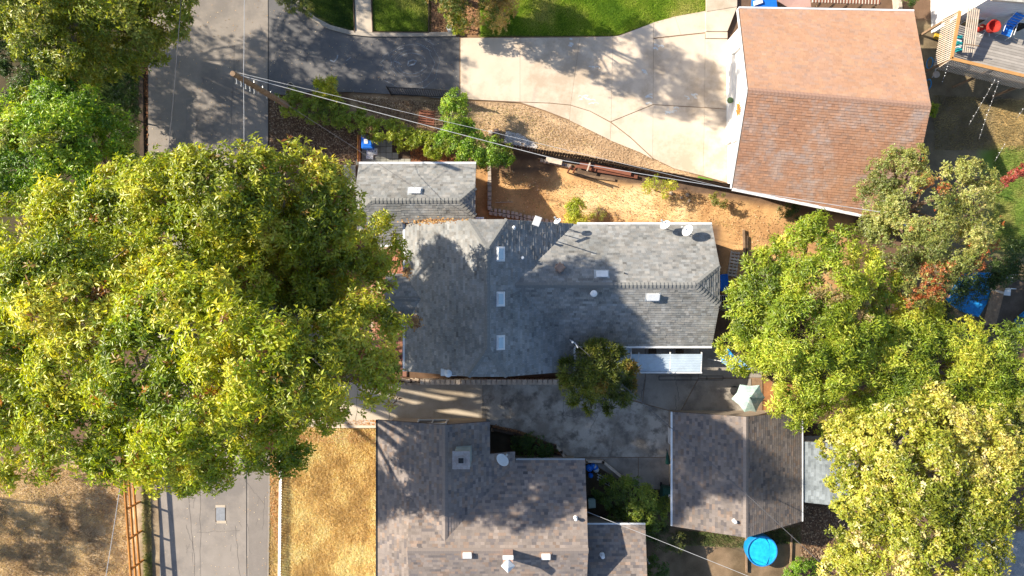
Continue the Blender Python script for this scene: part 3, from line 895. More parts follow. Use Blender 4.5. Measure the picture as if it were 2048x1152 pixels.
# fireplace flue at the bottom eave
q = P(898, 744, 4.0)
s = MB(); s.box((q.x, q.y + .02, 2.4), (.86, .42, 3.4)); ch = s.build('chimney', M['wall_grey'], H)
s = MB(); s.box((q.x - .26, q.y, 4.15), (.26, .30, .12)); s.box((q.x + .26, q.y, 4.15), (.26, .30, .12)); s.box((q.x, q.y, 4.11), (.84, .38, .03))
s.lathe((q.x, q.y - .02, 4.12), [(.15, 0), (.15, .3), (.20, .31), (.20, .36), (.05, .44)], 16); s.build('flue_cap', M['white_metal'], ch)
q = P(960, 440, 2.6); s = MB(); s.box((q.x, q.y, 2.62), (.44, .26, .5))
for k in range(4): s.box((q.x, q.y - .09 + k * .06, 2.885), (.40, .02, .03))
s.build('swamp_cooler', M['white_metal'], H)

def dish(label, px, py, z, r, yaw, zroof):
    q = P(px, py, z)
    t = thing('satellite_dish', label, 'satellite dish', (q.x, q.y, zroof))
    n = Vector((math.cos(yaw) * .75, math.sin(yaw) * .75, .66)).normalized()
    a = n.cross(Vector((0, 0, 1))).normalized(); b = a.cross(n)
    s = MB(); c = Vector((q.x, q.y, z)); vs_ = []; fs_ = []
    R = [0, .35, .7, 1.0]
    for i, rr in enumerate(R):
        for k in range(20):
            th = 2 * math.pi * k / 20
            vs_.append(c + a * (rr * r * math.cos(th)) + b * (rr * r * .92 * math.sin(th)) + n * (.22 * r * rr * rr - .0))
    for i in range(3):
        for k in range(20): fs_.append((i * 20 + k, i * 20 + (k + 1) % 20, (i + 1) * 20 + (k + 1) % 20, (i + 1) * 20 + k))
    nv = len(vs_)
    for p in list(vs_): vs_.append(p - n * .018)
    fs_ += [tuple(i + nv for i in reversed(f)) for f in list(fs_)]
    for k in range(20): fs_.append((60 + k, 60 + (k + 1) % 20, nv + 60 + (k + 1) % 20, nv + 60 + k))
    s.add(vs_, fs_); s.build('reflector', M['white_metal'], t, smooth=False)
    s = MB(); f = c + n * r * 1.0 - b * r * .5
    s.tube([c - b * r * .9 + n * .05, f], .018, 6); s.beam(f - n * .08, f + n * .08, .09, .08); s.build('feed_arm', M['metal'], t)
    s = MB(); s.tube([c - n * .03, c - n * .14, Vector((q.x - n.x * .16, q.y - n.y * .16, zroof))], .03, 8)
    s.tube([c - n * .14, Vector((q.x + .25, q.y - .3, zroof))], .015, 6)
    s.box((q.x - n.x * .16, q.y - n.y * .16, zroof + .03), (.2, .14, .06)); s.build('mast', M['metal'], t)
    return t
zN = lambda px, py: wzr - (P(px, py, 3.2).y - wyr) * pwn
dish('left of the two round dishes at the top eave of the grey house wing', 1331, 451, 3.6, .29, 2.3, zN(1331, 455))
dish('right of the two round dishes at the top eave of the grey house wing', 1376, 462, 3.7, .33, 2.6, zN(1376, 466))
dish('small dish on the eave beside the tilted white panel', 1115, 443, 4.1, .20, 2.2, 2.8)
q = P(1074, 442, 4.9)
t = thing('roof_panel_antenna', 'white tilted flat panel on a mast at the top edge of the grey roof', 'antenna', (q.x, q.y, 3.4))
s = MB(); s.box((q.x, q.y, 4.9), (.36, .50, .05), -.3, .2, .35); s.build('panel', M['white'], t)
s = MB(); s.tube([(q.x, q.y - .02, 4.86), (q.x + .02, q.y - .1, 3.3)], .025, 8); s.build('mast', M['metal'], t)
q = P(1085, 470, 4.2)
t = thing('service_mast', 'thin steel mast rising from the shaded grey slope near the top eave', 'mast', (q.x, q.y, 4.0))
s = MB(); s.tube([(q.x, q.y, 3.9), (q.x, q.y, 5.6)], .03, 8); s.tube([(q.x - .1, q.y, 5.55), (q.x + .1, q.y, 5.55)], .02, 6); s.build('pole', M['wire_dark'], t)
q = P(1146, 683, 4.2)
t = thing('weatherhead', 'pale service mast with insulators at the lower eave beside the dark conifer', 'mast', (q.x, q.y, 2.6))
s = MB(); s.tube([(q.x - .05, q.y, 2.6), (q.x - .05, q.y, 3.9), (q.x - .02, q.y - .03, 4.25)], .035, 8); s.lathe((q.x - .02, q.y - .03, 4.2), [(.05, 0), (.07, .06), (.03, .12)], 10)
s.build('mast', M['white_metal'], t)
s = MB(); s.tube([(q.x + .1, q.y - .05, 3.95), (q.x + .28, q.y - .35, 4.0)], .03, 6); s.build('insulator', M['white_metal'], t)

# ================= lower brown house
B = thing('brown_roofed_house', 'brown shingle house with crossing gables at the bottom beside the golden lawn', 'house', (0, -13, 0))
bx0, bxr = -7.37, -3.53; bzr = 4.0; bsl = (4.0 - 2.6) / 3.84
zl = lambda x: bzr - (bxr - x) * bsl
zr_ = lambda x: bzr - (x - bxr) * .363
by1 = -7.22
B_l = [(bx0, -13.35, zl(bx0)), (bxr, -13.35, bzr), (bxr, by1, bzr), (bx0, by1, zl(bx0))]
B_l2 = [(bx0, -18.3, zl(bx0)), (-5.45, -18.3, zl(-5.45)), (-5.45, -13.352, zl(-5.45)), (bx0, -13.352, zl(bx0))]
B_r1 = [(bxr, by1, bzr), (bxr, -8.98, bzr), (-1.19, -8.98, zr_(-1.19)), (-1.19, by1 + .02, zr_(-1.19))]
B_r2 = [(bxr, -8.98, bzr), (bxr, -14, bzr), (.16, -14, zr_(.16)), (.16, -8.94, zr_(.16))]
bze, bzz = 2.62, 4.17; byr = -13.8; bye = -9.42
zs = lambda y: bzz - abs(y - byr) * (bzz - bze) / (bye - byr)
B_n = [(bxr, byr, bzz), (4.0, byr, bzz), (4.0, bye, bze), (.10, bye, bze), (bxr, -13.2, zs(-13.2))]
B_n2 = [(-5.5, byr, bzz), (bxr, byr, bzz), (bxr, -13.2, zs(-13.2)), (-5.5, -11.2, zs(-11.2))]
B_s = [(-5.5, byr, bzz), (4.0, byr, bzz), (4.0, -18.3, zs(-18.3)), (-5.5, -18.3, zs(-18.3))]
E_ = [(4.06, -13.05, 2.35), (7.35, -13.05, 2.35), (7.35, -18.3, 3.4), (4.06, -18.3, 3.4)]
planesB = [B_l, B_l2, B_r1, B_r2, B_n, B_n2, B_s, E_]
roofB = deck(B, planesB, M['wood_dark'])
def brown_tone(k):
    r0 = rng.random()
    if r0 < .18: return (k * 1.10, k * .98, k * .88)
    if r0 < .36: return (k * .70, k * .73, k * .80)
    return (k, k, k)
shingles(roofB, planesB, M['shingle_brown'], tone=brown_tone, jit=.11, exposure=.15, thick=(.008, .016))
ridge_caps(roofB, (bxr, by1, bzr), (bxr, -13.3, bzr), pn(B_l), pn(B_r1), M['shingle_brown'], lift=.025, step=.24)
ridge_caps(roofB, (-5.5, byr, bzz), (4.0, byr, bzz), pn(B_n), pn(B_s), M['shingle_brown'], lift=.025, step=.24)
s = MB(); s.beam((bx0 - .04, by1, 2.58), (bx0 - .04, -18.3, 2.58), .10, .10); s.build('gutter', M['dark_metal'], roofB)
gutter(roofB, (.2, bye + .05, 2.6), (4.0, bye + .05, 2.6), M['wall_grey'], .09)
gutter(roofB, (4.1, -13.0, 2.33), (7.35, -13.0, 2.33), M['white_metal'], .07)
block_walls(B, bx0 + .45, -1.5, -18.2, by1 - .4, 2.45, M['wall_tan'], 3.3, 'y')
block_walls(B, -1.6, 3.6, -18.2, bye - .4, 2.4, M['wall_tan'], 3.4, 'x')
block_walls(B, 3.65, 7.0, -18.2, -13.4, 2.1, M['wall_tan'])
s = MB(); s.add([(-5.4,-11.4,3.0),(-5.4,-11.4,3.25),(-5.4,byr,4.1),(-5.4,-18.2,zs(-18.2)-.1),(-5.4,-18.2,2.4),(-5.34,-11.4,3.0),(-5.34,-11.4,3.25),(-5.34,byr,4.1),(-5.34,-18.2,zs(-18.2)-.1),(-5.34,-18.2,2.4)], [(0,1,2,3,4),(9,8,7,6,5)]); s.build('gable_wall', M['wall_tan'], B)
window(B, (2, bye - .4, 1.4), 1.4, 1.0, 'x', 1); window(B, (-4.5, by1 - .4, 1.4), 1.6, 1.1, 'x', 1); window(B, (3.6, -11.5, 1.4), 1.2, 1.0, 'y', 1)
q = P(922, 921, 5.0)
s = MB(); s.box((q.x + .06, q.y + .03, 3.9), (.80, .82, 1.9)); ch = s.build('chimney', surf('pale_green_grey_metal', (.40, .45, .42), (.32, .36, .34), 3, .5), B)
s = MB(); s.box((q.x, q.y, 4.91), (.90, .92, .10)); s.box((q.x, q.y, 4.98), (.36, .36, .10)); s.build('chimney_cap', surf('rusty_grey_cap', (.40, .37, .36), (.30, .25, .23), 4, .6), ch)
s = MB(); s.box((q.x, q.y, 5.035), (.26, .26, .03)); s.build('flue', M['seam'], ch)
q = P(1000, 920, 4.2); dish('narrow pale dish seen edge on, on the brown roof right of the chimney', 1004, 921, 4.1, .36, .9, 3.2)
for px_, py_ in ((934, 1113), (1092, 1116)):
    q = P(px_, py_, 4.35); box_vent(B, q.x, q.y, zs(q.y), .44, .30, 'x', .34)
q = P(1151, 1035, 3.6); pipe_vent(B, q.x, q.y, zs(q.y), .07, .25)
q = P(1206, 1115, 3.2); pipe_vent(B, q.x, q.y, 2.85, .08, .25)
q = P(1016, 1126, 5.2)
s = MB(); s.box((q.x, q.y + .05, 4.2), (.50, .50, 1.9)); ch = s.build('chimney', surf('pink_brick_flue', (.50, .33, .27), (.40, .26, .21), 8, .9), B)
s = MB(); s.box((q.x, q.y + .28, 5.18), (.54, .2, .06)); s.lathe((q.x, q.y - .16, 5.15), [(.36, 0), (.36, .03), (.02, .26)], 4); s.build('flue_cap', M['white_metal'], ch)

# ================= brown shed / garage
S = thing('brown_roofed_garage', 'detached garage with a dark brown gable roof beside the blue pool', 'garage', (12.4, -10, 0))
sx0, sxr, sx1 = 8.84, 12.39, 15.95; sy1, sy0 = -6.82, -13.1
sz0, szr = 2.4, 3.85
S_l = [(sx0, sy0, sz0), (sxr, sy0 - .12, szr), (sxr, sy1, szr), (sx0, sy1, sz0)]
S_r = [(sxr, sy0 - .12, szr), (sx1, sy0 + .25, sz0), (sx1, sy1, sz0), (sxr, sy1, szr)]
S_l[0] = (sx0, sy0 - .02, sz0)
roofS = deck(S, [S_l, S_r], M['wood_dark'])
shingles(roofS, [S_l, S_r], M['shingle_brown'], tone=lambda k: tuple(t * .80 for t in brown_tone(k)), jit=.11, exposure=.15, thick=(.006, .012))
ridge_caps(roofS, (sxr, sy1, szr), (sxr, sy0 - .1, szr), pn(S_l), pn(S_r), M['shingle_brown'], lift=.03, step=.24)
gutter(roofS, (sx0 - .05, sy0, sz0 - .03), (sx0 - .05, sy1, sz0 - .03), M['white_metal'], .09)
gutter(roofS, (sx1 + .05, sy0 + .25, sz0 - .03), (sx1 + .05, sy1, sz0 - .03), M['white_metal'], .06)
block_walls(S, sx0 + .35, sx1 - .35, sy0 + .4, sy1 - .35, 2.25, M['wall_tan'], 3.3, 'y')
q = P(1472, 1045, 3.9); pipe_vent(S, q.x, q.y, 3.6, .07, .2)
s = MB(); s.box((sx0 + .31, -8.6, 1.0), (.05, .9, 2.0)); d_ = s.build('door', M['white'], S)
s = MB(); s.box((sx0 + .26, -8.9, 1.0), (.06, .05, .12)); s.build('handle', M['metal'], d_)

L_ = thing('lean_to_shed', 'small lean-to shed with a pale blue grey roof right of the brown garage', 'shed', (17.3, -10.2, 0))
la, lb, lc, ld = P(1605, 883, 2.3), P(1700, 900, 2.75), P(1690, 1013, 2.75), P(1605, 1004, 2.3)
L_p = [Vector((la.x, ld.y, 2.3)), Vector((18.9, ld.y - .2, 2.75)), Vector((18.9, la.y - .1, 2.75)), Vector((la.x, la.y, 2.3))]
nn = (L_p[1] - L_p[0]).cross(L_p[3] - L_p[0]).normalized(); L_p[2].z = L_p[0].z - ((L_p[2] - L_p[0]).x * nn.x + (L_p[2] - L_p[0]).y * nn.y) / nn.z
roofL = deck(L_, [L_p], M['metal'])
shingles(roofL, [L_p], M['shingle_blue'], jit=.16)
block_walls(L_, la.x + .2, 18.6, ld.y + .2, la.y - .2, 2.1, M['wall_grey'])

# ================= terracotta-roofed house
O = thing('terracotta_roofed_house', 'white walled house with a wide faded terracotta shingle gable roof', 'house', (17, 9, 0))
pA, pB = P(1497, 180, 5.0), P(1862, 212, 5.0)
pe1 = P(1478, 17, 2.8); pe2 = P(1465, 376, 2.75)
def on_plane(px, py, a, b, c):
    n = (b - a).cross(c - a); o = Vector((0, 0, CAM_H)); d = P(px, py, 0) - o
    t = n.dot(a - o) / n.dot(d); return o + d * t
O_n = [pe1, pA, pB, on_plane(1828, 23, pe1, pA, pB)]
O_s = [pA, pe2, on_plane(1812, 447, pA, pe2, pB), pB]
roofO = deck(O, [O_n, O_s], M['wood_dark'])
def or_tone(k):
    r0 = rng.random()
    return (k * .92, k * 1.0, k * 1.1) if r0 < .25 else (k, k, k)
shingles(roofO, [O_n], M['shingle_orange'], tone=or_tone, jit=.05, exposure=.14, thick=(.008, .016))
M['shingle_orange_shaded'] = surf('terracotta_shingle_shaded', (.40, .22, .135), (.35, .185, .115), .5, .95, .15, 90, tint=True, fine=.12, c3=(.38, .265, .21), s3=.7)  # slope facing away from the sun: shade put into the colour, plus greyish streaks
s = MB(); shingle_plane(s, O_s, tone=or_tone, jit=.07, exposure=.14); s.build('shingle', M['shingle_orange_shaded'], roofO, kind='stuff')
ridge_caps(roofO, pB, pA, pn(O_n), pn(O_s), surf('dusty_brown_cap', (.36, .22, .16), (.28, .17, .125), 3), lift=.03, step=.19)
gutter(roofO, pe1 + Vector((0, .06, -.03)), O_n[3] + Vector((0, .06, -.03)), M['white_metal'], .09)
gutter(roofO, pe2 + Vector((0, -.07, -.03)), O_s[2] + Vector((0, -.07, -.03)), M['white_metal'], .16)
# walls: pentagon prism following the roof
wx = 12.63
def ro(x, y):
    pl = O_n if y > pA.y - (x - pA.x) * .088 else O_s
    a, b, c = Vector(pl[0]), Vector(pl[1]), Vector(pl[2]); n = (b - a).cross(c - a)
    return a.z - ((x - a.x) * n.x + (y - a.y) * n.y) / n.z - .18
s = MB()
def sect(x, y0, ym, y1): return [(x, y0, -.1), (x, y1, -.1), (x, y1, ro(x, y1)), (x, ym, ro(x, ym) - .02), (x, y0, ro(x, y0))]
A_ = sect(wx, 5.9, 10.1, 14.5); B_ = sect(21.0, 4.6, 9.35, 14.5)
s.add(A_ + B_, [(4, 3, 2, 1, 0), (5, 6, 7, 8, 9), (0, 1, 6, 5), (1, 2, 7, 6), (2, 3, 8, 7), (3, 4, 9, 8), (4, 0, 5, 9)])
s.build('wall', M['white_wall'], O)
s = MB(); s.box((wx - .03, 10.6, 1.1), (.05, 4.6, 2.15))
for k in range(4): s.box((wx - .065, 10.6, .3 + k * .53), (.03, 4.5, .46))
s.build('garage_door', M['white'], O)
s = MB(); s.box((wx - .06, 7.5, 2.15), (.14, 2.2, .07)); s.box((wx - .06, 13.3, 2.15), (.14, .1, 2)); s.build('trim', M['white'], O)
s = MB(); s.box((wx - .10, 8.9, .5), (.16, 1.1, 1.1), 0, -.12); s.box((wx - .06, 8.3, 1.6), (.08, .08, 1.2)); s.build('panel_door', M['white'], O)
window(O, (15.5, 5.55, 1.4), 1.3, 1.0, 'x', -1)
s = MB(); s.beam((pe2.x - .06, pe2.y, pe2.z - .1), (pA.x - .06, pA.y, pA.z - .1), .05, .16); s.beam((pe1.x - .06, pe1.y, pe1.z - .1), (pA.x - .06, pA.y, pA.z - .1), .05, .16); s.build('rake_board', M['white'], O)
t = thing('star_ornament', 'rust brown starburst ornament hanging on the white gable wall', 'ornament', (wx - .05, 9.9, 2.1))
s = MB()
for k in range(12):
    a = math.pi * k / 6; r2 = .42 if k % 2 else .3
    s.beam((wx - .12, 9.9, 2.2), (wx - .10 , 9.9 + r2 * math.cos(a), 2.2 + r2 * math.sin(a)), .05, .04)
s.build('ray', M['wood_orange'], t)
s = MB(); s.lathe((wx - .25, 10.65, 1.1), [(.05, 0), (.15, .06), (.18, .18), (.12, .3), (.02, .34)], 12)
tag(at_origin(s.build('wall_planter', surf('dusty_green', (.14, .22, .10), None, 6))), 'small round green planter on the white wall above the driveway', 'planter')
# ---------------------------------------------------------------- foliage
def _frame(n):
    """orthonormal frames for unit vectors n (N,3)"""
    up = np.where(np.abs(n[:, 2:3]) < .9, np.array([[0, 0, 1.]]), np.array([[1., 0, 0]]))
    a = np.cross(n, up); a /= np.linalg.norm(a, axis=1, keepdims=True)
    b = np.cross(n, a)
    return a, b

def leaves(name, centers, axes, cols, L, W, per, m, parent, r, spread=.35, droop=.25, fold=.25, jl=.35, hue=.06, kind='stuff'):
    """rosettes of `per` folded leaves at centers, opening around axes"""
    n = len(centers)
    a, b = _frame(axes)
    c = np.repeat(centers, per, 0); ax = np.repeat(axes, per, 0); a = np.repeat(a, per, 0); b = np.repeat(b, per, 0)
    col = np.repeat(cols, per, 0)
    N = n * per
    th = np.tile(np.arange(per) * 2 * np.pi / per, n) + np.repeat(r.uniform(0, 6.28, n), per) + r.uniform(-.4, .4, N)
    el = r.normal(spread, .35, N)
    d = a * (np.cos(th) * np.cos(el))[:, None] + b * (np.sin(th) * np.cos(el))[:, None] + ax * np.sin(el)[:, None]
    d[:, 2] -= droop * r.uniform(0, 1.6, N)
    d /= np.linalg.norm(d, axis=1, keepdims=True)
    side = np.cross(d, ax + r.normal(0, .35, (N, 3))); side /= np.linalg.norm(side, axis=1, keepdims=True) + 1e-9
    nm = np.cross(side, d)
    l = L * (1 + r.uniform(-jl, jl, N))[:, None]; w = W * (1 + r.uniform(-jl, jl, N))[:, None]
    base = c + d * (l * .12) + r.normal(0, L * .10, (N, 3))
    tip = base + d * l - nm * l * .12
    s1 = base + d * l * .45 + side * w * .5 + nm * w * fold
    s2 = base + d * l * .45 - side * w * .5 + nm * w * fold
    V = np.stack([base, s1, tip, s2], 1).reshape(-1, 3)
    i = np.arange(N)[:, None] * 4
    T = np.concatenate([i + np.array([[0, 1, 2]]), i + np.array([[0, 2, 3]])], 1).reshape(-1, 3)
    cc = col * (1 + r.normal(0, .16, (N, 1))); cc = cc * (1 + r.normal(0, hue, (N, 3)))
    cc = np.clip(cc, .004, .9)
    return np_mesh(name, V, T, np.repeat(cc, 4, 0), m, parent, kind)

def crown_points(blobs, dens, r, lobe=.34, inner=.25, under=-.25, rough=.16):
    """points and outward axes over many small lobes on big blobs [(x, y, z, r, rz)]"""
    Pn = []; Ax = []; Tn = []
    B = np.array(blobs)
    for bi, (bx, by, bz, br, bh) in enumerate(blobs):
        nl = max(7, int(11 + br * 4))
        for k in range(nl):
            # lobe centre on the upper part of the blob
            z = r.uniform(under, 1); a = r.uniform(0, 6.283); q = math.sqrt(max(0, 1 - z * z))
            lr = br * lobe * r.uniform(.65, 1.35)
            f = r.uniform(.62, .98)
            lc = np.array([bx + br * q * math.cos(a) * f, by + br * q * math.sin(a) * f, bz + bh * z * f])
            ns = int(dens * 2 * math.pi * lr * lr * 1.6) + 3
            d = r.normal(0, 1, (ns, 3)); d[:, 2] = np.abs(d[:, 2]) * 1.0 - .25; d /= np.linalg.norm(d, axis=1, keepdims=True)
            rr = lr * (r.uniform(0, 1, ns) ** .35) * (1 + r.normal(0, rough, ns))
            p = lc + d * rr[:, None] * np.array([1, 1, .8])
            out = p - np.array([bx, by, bz - bh * .4]); out /= np.linalg.norm(out, axis=1, keepdims=True) + 1e-9
            axv = d * .45 + out * .55 + np.array([0, 0, .45]) + r.normal(0, .25, (ns, 3))
            axv /= np.linalg.norm(axv, axis=1, keepdims=True)
            Pn.append(p); Ax.append(axv); Tn.append(np.full(ns, r.uniform(0, 1)))
        ni = int(dens * br * br * 3.0 * inner)
        d = r.normal(0, 1, (ni, 3)); d /= np.linalg.norm(d, axis=1, keepdims=True)
        p = np.array([bx, by, bz]) + d * np.array([br, br, bh]) * (r.uniform(.1, .8, ni) ** .6)[:, None]
        Pn.append(p); Ax.append(np.tile(np.array([[0, 0, 1.]]), (ni, 1)) + r.normal(0, .4, (ni, 3))); Tn.append(r.uniform(0, 1, ni))
    Pn = np.concatenate(Pn); Ax = np.concatenate(Ax); Tn = np.concatenate(Tn)
    Ax /= np.linalg.norm(Ax, axis=1, keepdims=True)
    # drop what is buried deep in another blob
    keep = np.ones(len(Pn), bool)
    for bx, by, bz, br, bh in blobs:
        e = ((Pn[:, 0] - bx) / br) ** 2 + ((Pn[:, 1] - by) / br) ** 2 + ((Pn[:, 2] - bz) / bh) ** 2
        keep &= ~((e < .40) & (r.uniform(0, 1, len(Pn)) > inner * .8))
    keep &= Pn[:, 2] > .05
    return Pn[keep], Ax[keep], Tn[keep]

def palette(n, tone, pts, pal, r, seed, accent=None, aprob=0.0, ascale=.5, athr=.62):
    """pal: list of colours; choice by noise + tone"""
    pal = np.array(pal)
    f = vnoise(pts[:, 0] + 50, pts[:, 1] + 50, seed, 3, .45) * 1.3 - .15 + (tone - .5) * .5 + r.normal(0, .12, n)
    f = np.clip(f, 0, .999) * (len(pal) - 1)
    i = f.astype(int); t = (f - i)[:, None]
    c = pal[i] * (1 - t) + pal[np.minimum(i + 1, len(pal) - 1)] * t
    if accent is not None:
        k = vnoise(pts[:, 0] + 9, pts[:, 1] + 9, seed + 40, 3, ascale)
        sel = ((k > athr) & (r.uniform(0, 1, n) < .7)) | (r.uniform(0, 1, n) < aprob)
        ac = np.array(accent)[r.randint(0, len(accent), n)]
        c = np.where(sel[:, None], ac, c)
    return c

def blob_px(px, py, ztop, r_px, flat=.62):
    """a crown mass whose outline shows at a photo pixel with a radius in photo pixels"""
    zc = ztop - 0.0
    for _ in range(5):
        rr = r_px * (1 - zc / CAM_H) / F
        zc = ztop - rr * flat
    p = P(px, py, zc)
    return (p.x, p.y, zc, rr, rr * flat)

def tree(name, label, cat, blobs, base, pal, seed, L=.26, W=.10, per=7, dens=7.0, accent=None, aprob=0, athr=.62, trunk_r=.3,
         m=None, bark=None, group=None, spread=.3, droop=.3, lobe=.34, inner=.25, twigs=0, twig_m=None, under=-.25, limbs=True, flat=.46, hue=.06):
    r = np.random.RandomState(seed)
    bl = [blob_px(*b, flat=flat) if len(b) == 4 else b for b in blobs]
    if base is None:
        base = (float(np.mean([b[0] for b in bl])), float(np.mean([b[1] for b in bl])))
    t = thing(name, label, cat, (base[0], base[1], 0), group)
    pts, ax, tn = crown_points(bl, dens, r, lobe, inner, under)
    col = palette(len(pts), tn, pts, pal, r, seed, accent, aprob, athr=athr)
    leaves('crown', pts, ax, col, L, W, per, m or M['leaf'], t, r, spread, droop, hue=hue)
    zt = max(b[2] for b in bl)
    zf = zt * .42
    s = MB(); bx, by = base
    s.tube([(bx, by, -.1), (bx + .05, by, zf * .5), (bx + .1, by + .05, zf), (bx, by, zf * 1.3)], [trunk_r * 1.25, trunk_r, trunk_r * .85, trunk_r * .3], 10)
    s.build('trunk', bark or M['bark'], t)
    if limbs:
        for b in bl:
            s = MB()
            tgt = Vector(b[:3]) - Vector((0, 0, b[4] * .5)); st = Vector((bx + .1, by + .05, zf))
            mid = st.lerp(tgt, .5) + Vector((0, 0, .25 * (tgt - st).length * .3))
            s.tube([st, mid, tgt, tgt + (tgt - mid) * .08], [trunk_r * .45, trunk_r * .3, trunk_r * .15, .02], 7)
            for k in range(4):
                a = r.uniform(0, 6.28); e = tgt + Vector((math.cos(a), math.sin(a), .25)) * b[3] * .7
                s.tube([mid.lerp(tgt, .6), mid.lerp(e, .6), e], [trunk_r * .15, .04, .012], 5)
            s.build('limb', bark or M['bark'], t)
    if twigs:
        s = MB(); idx = r.randint(0, len(pts), twigs)
        for i in idx:
            p = Vector(pts[i]); d = Vector(ax[i]) + Vector(r.normal(0, .5, 3)); ln = r.uniform(.3, .8)
            s.tube([p - d * ln * .6, p, p + d * ln * .35], [.014, .010, .004], 4, cap=False)
        s.build('twigs', twig_m or M['bark_pale'], t, kind='stuff')
    return t

YG = [(.15, .19, .016), (.28, .32, .026), (.43, .44, .045), (.58, .55, .11)]
YG2 = [(.15, .20, .014), (.27, .33, .022), (.42, .45, .035), (.57, .55, .10)]
BG = [(.08, .16, .014), (.16, .28, .020), (.28, .42, .035), (.42, .52, .07)]
OL = [(.12, .14, .035), (.22, .25, .06), (.35, .36, .10), (.48, .46, .17)]
DG = [(.025, .055, .012), (.055, .105, .018), (.10, .17, .028)]
RUST = [(.30, .12, .03), (.26, .16, .04), (.20, .10, .03), (.33, .21, .05)]

# --- the big plane trees over the road
sy = 'spreading leafy tree'
tree('plane_tree', 'tallest yellow green plane tree, its crown nearest the grey house porch', 'tree',
     [(560, 405, 13.3, 105), (650, 430, 12, 88), (440, 390, 14.3, 90), (600, 520, 11.2, 110), (700, 560, 10, 85), (745, 490, 8.5, 58), (735, 660, 11.5, 72),
      (655, 688, 14.5, 76), (690, 770, 15, 92), (600, 760, 17, 88), (630, 355, 13, 45), (760, 740, 8.5, 45), (515, 350, 14, 48), (520, 670, 16.3, 78), (-11.2, -1.2, 8, 2.5, 1.2), (-12.2, .8, 9, 2.5, 1.2), (-10.6, 2.6, 8.3, 2.0, 1.1), (-9.9, .6, 7.6, 1.8, 1.0), (-12.6, -3.0, 8.6, 2.3, 1.1)],  # blobs in world coordinates: hidden low foliage added to shade the grey roof
     tuple(P(640, 590)[:2]), YG, 101, L=.205, W=.082, per=7, dens=9.5, accent=RUST, aprob=.03, athr=.85, trunk_r=.38, bark=M['bark_pale'], lobe=.36, twigs=110)
tree('plane_tree', 'wide yellow green plane tree filling the left edge of the photograph', 'tree',
     [(70, 470, 12, 100), (180, 440, 12.5, 100), (290, 430, 13, 105), (130, 590, 15.5, 110), (260, 560, 15, 110), (40, 640, 14.5, 90), (160, 720, 15, 105),
      (40, 790, 14, 95), (150, 850, 14, 105), (330, 370, 11, 60), (40, 910, 12, 70), (20, 560, 14.3, 70), (345, 480, 13, 72), (330, 570, 15, 76), (70, 560, 14, 80), (200, 650, 15.4, 85), (225, 380, 11, 50), (385, 340, 11, 45)],
     tuple(P(200, 620)[:2]), YG2, 102, L=.205, W=.082, per=7, dens=9.5, accent=RUST, aprob=.03, athr=.85, trunk_r=.36, bark=M['bark_pale'], lobe=.36, twigs=110)
tree('plane_tree', 'plane tree whose crown hangs low over the road towards the orange rail fence', 'tree',
     [(400, 520, 13.2, 115), (370, 650, 16, 110), (480, 725, 17.5, 105), (270, 740, 16, 95), (380, 820, 16.3, 110), (500, 840, 13, 90), (590, 850, 9.5, 72),
      (290, 880, 14, 88), (400, 915, 9.5, 72), (230, 900, 13, 60), (640, 820, 9, 45), (370, 955, 8, 38), (545, 905, 8.5, 48), (470, 575, 12.4, 80)],
     tuple(P(430, 700)[:2]), [(.14, .20, .012), (.25, .32, .018), (.40, .44, .028), (.56, .53, .06)], 103, L=.205, W=.082, per=7, dens=9.5, accent=RUST, aprob=.03, athr=.85, trunk_r=.40, bark=M['bark_pale'], lobe=.36, twigs=110)
# --- top left
tree('ash_tree', 'bright green tree at the left edge between the dark lawn and the plane trees', 'tree',
     [(120, 250, 8, 85), (60, 310, 8.5, 80), (185, 290, 7.5, 70), (20, 370, 8, 60), (125, 350, 8, 75), (215, 335, 7, 50), (100, 205, 7, 48), (190, 240, 6, 45), (150, 300, 7.5, 60), (235, 280, 5.5, 38), (60, 240, 7, 55), (-30, 290, 8, 80)],
     None, BG, 104, L=.20, W=.075, per=8, dens=9, trunk_r=.22, lobe=.32, accent=[(.24, .27, .05)], athr=.66)
tree('elm_tree', 'yellow green tree in the top left corner overhanging the road edge', 'tree',
     [(160, 60, 7.0, 85), (250, 60, 6.5, 80), (70, 50, 8, 70), (330, 35, 6.5, 55), (200, 130, 5.5, 50), (290, 100, 5.5, 48), (120, 110, 8, 45), (350, 5, 7, 50), (230, -60, 9.5, 100), (60, -50, 9.5, 100), (150, 165, 7, 34)],
     tuple(P(110, 40)[:2]), [(.08, .12, .015), (.17, .22, .02), (.30, .34, .045), (.45, .45, .12)], 105, L=.20, W=.08, per=7, dens=9, trunk_r=.25, lobe=.32, accent=[(.25, .14, .05)], athr=.72)
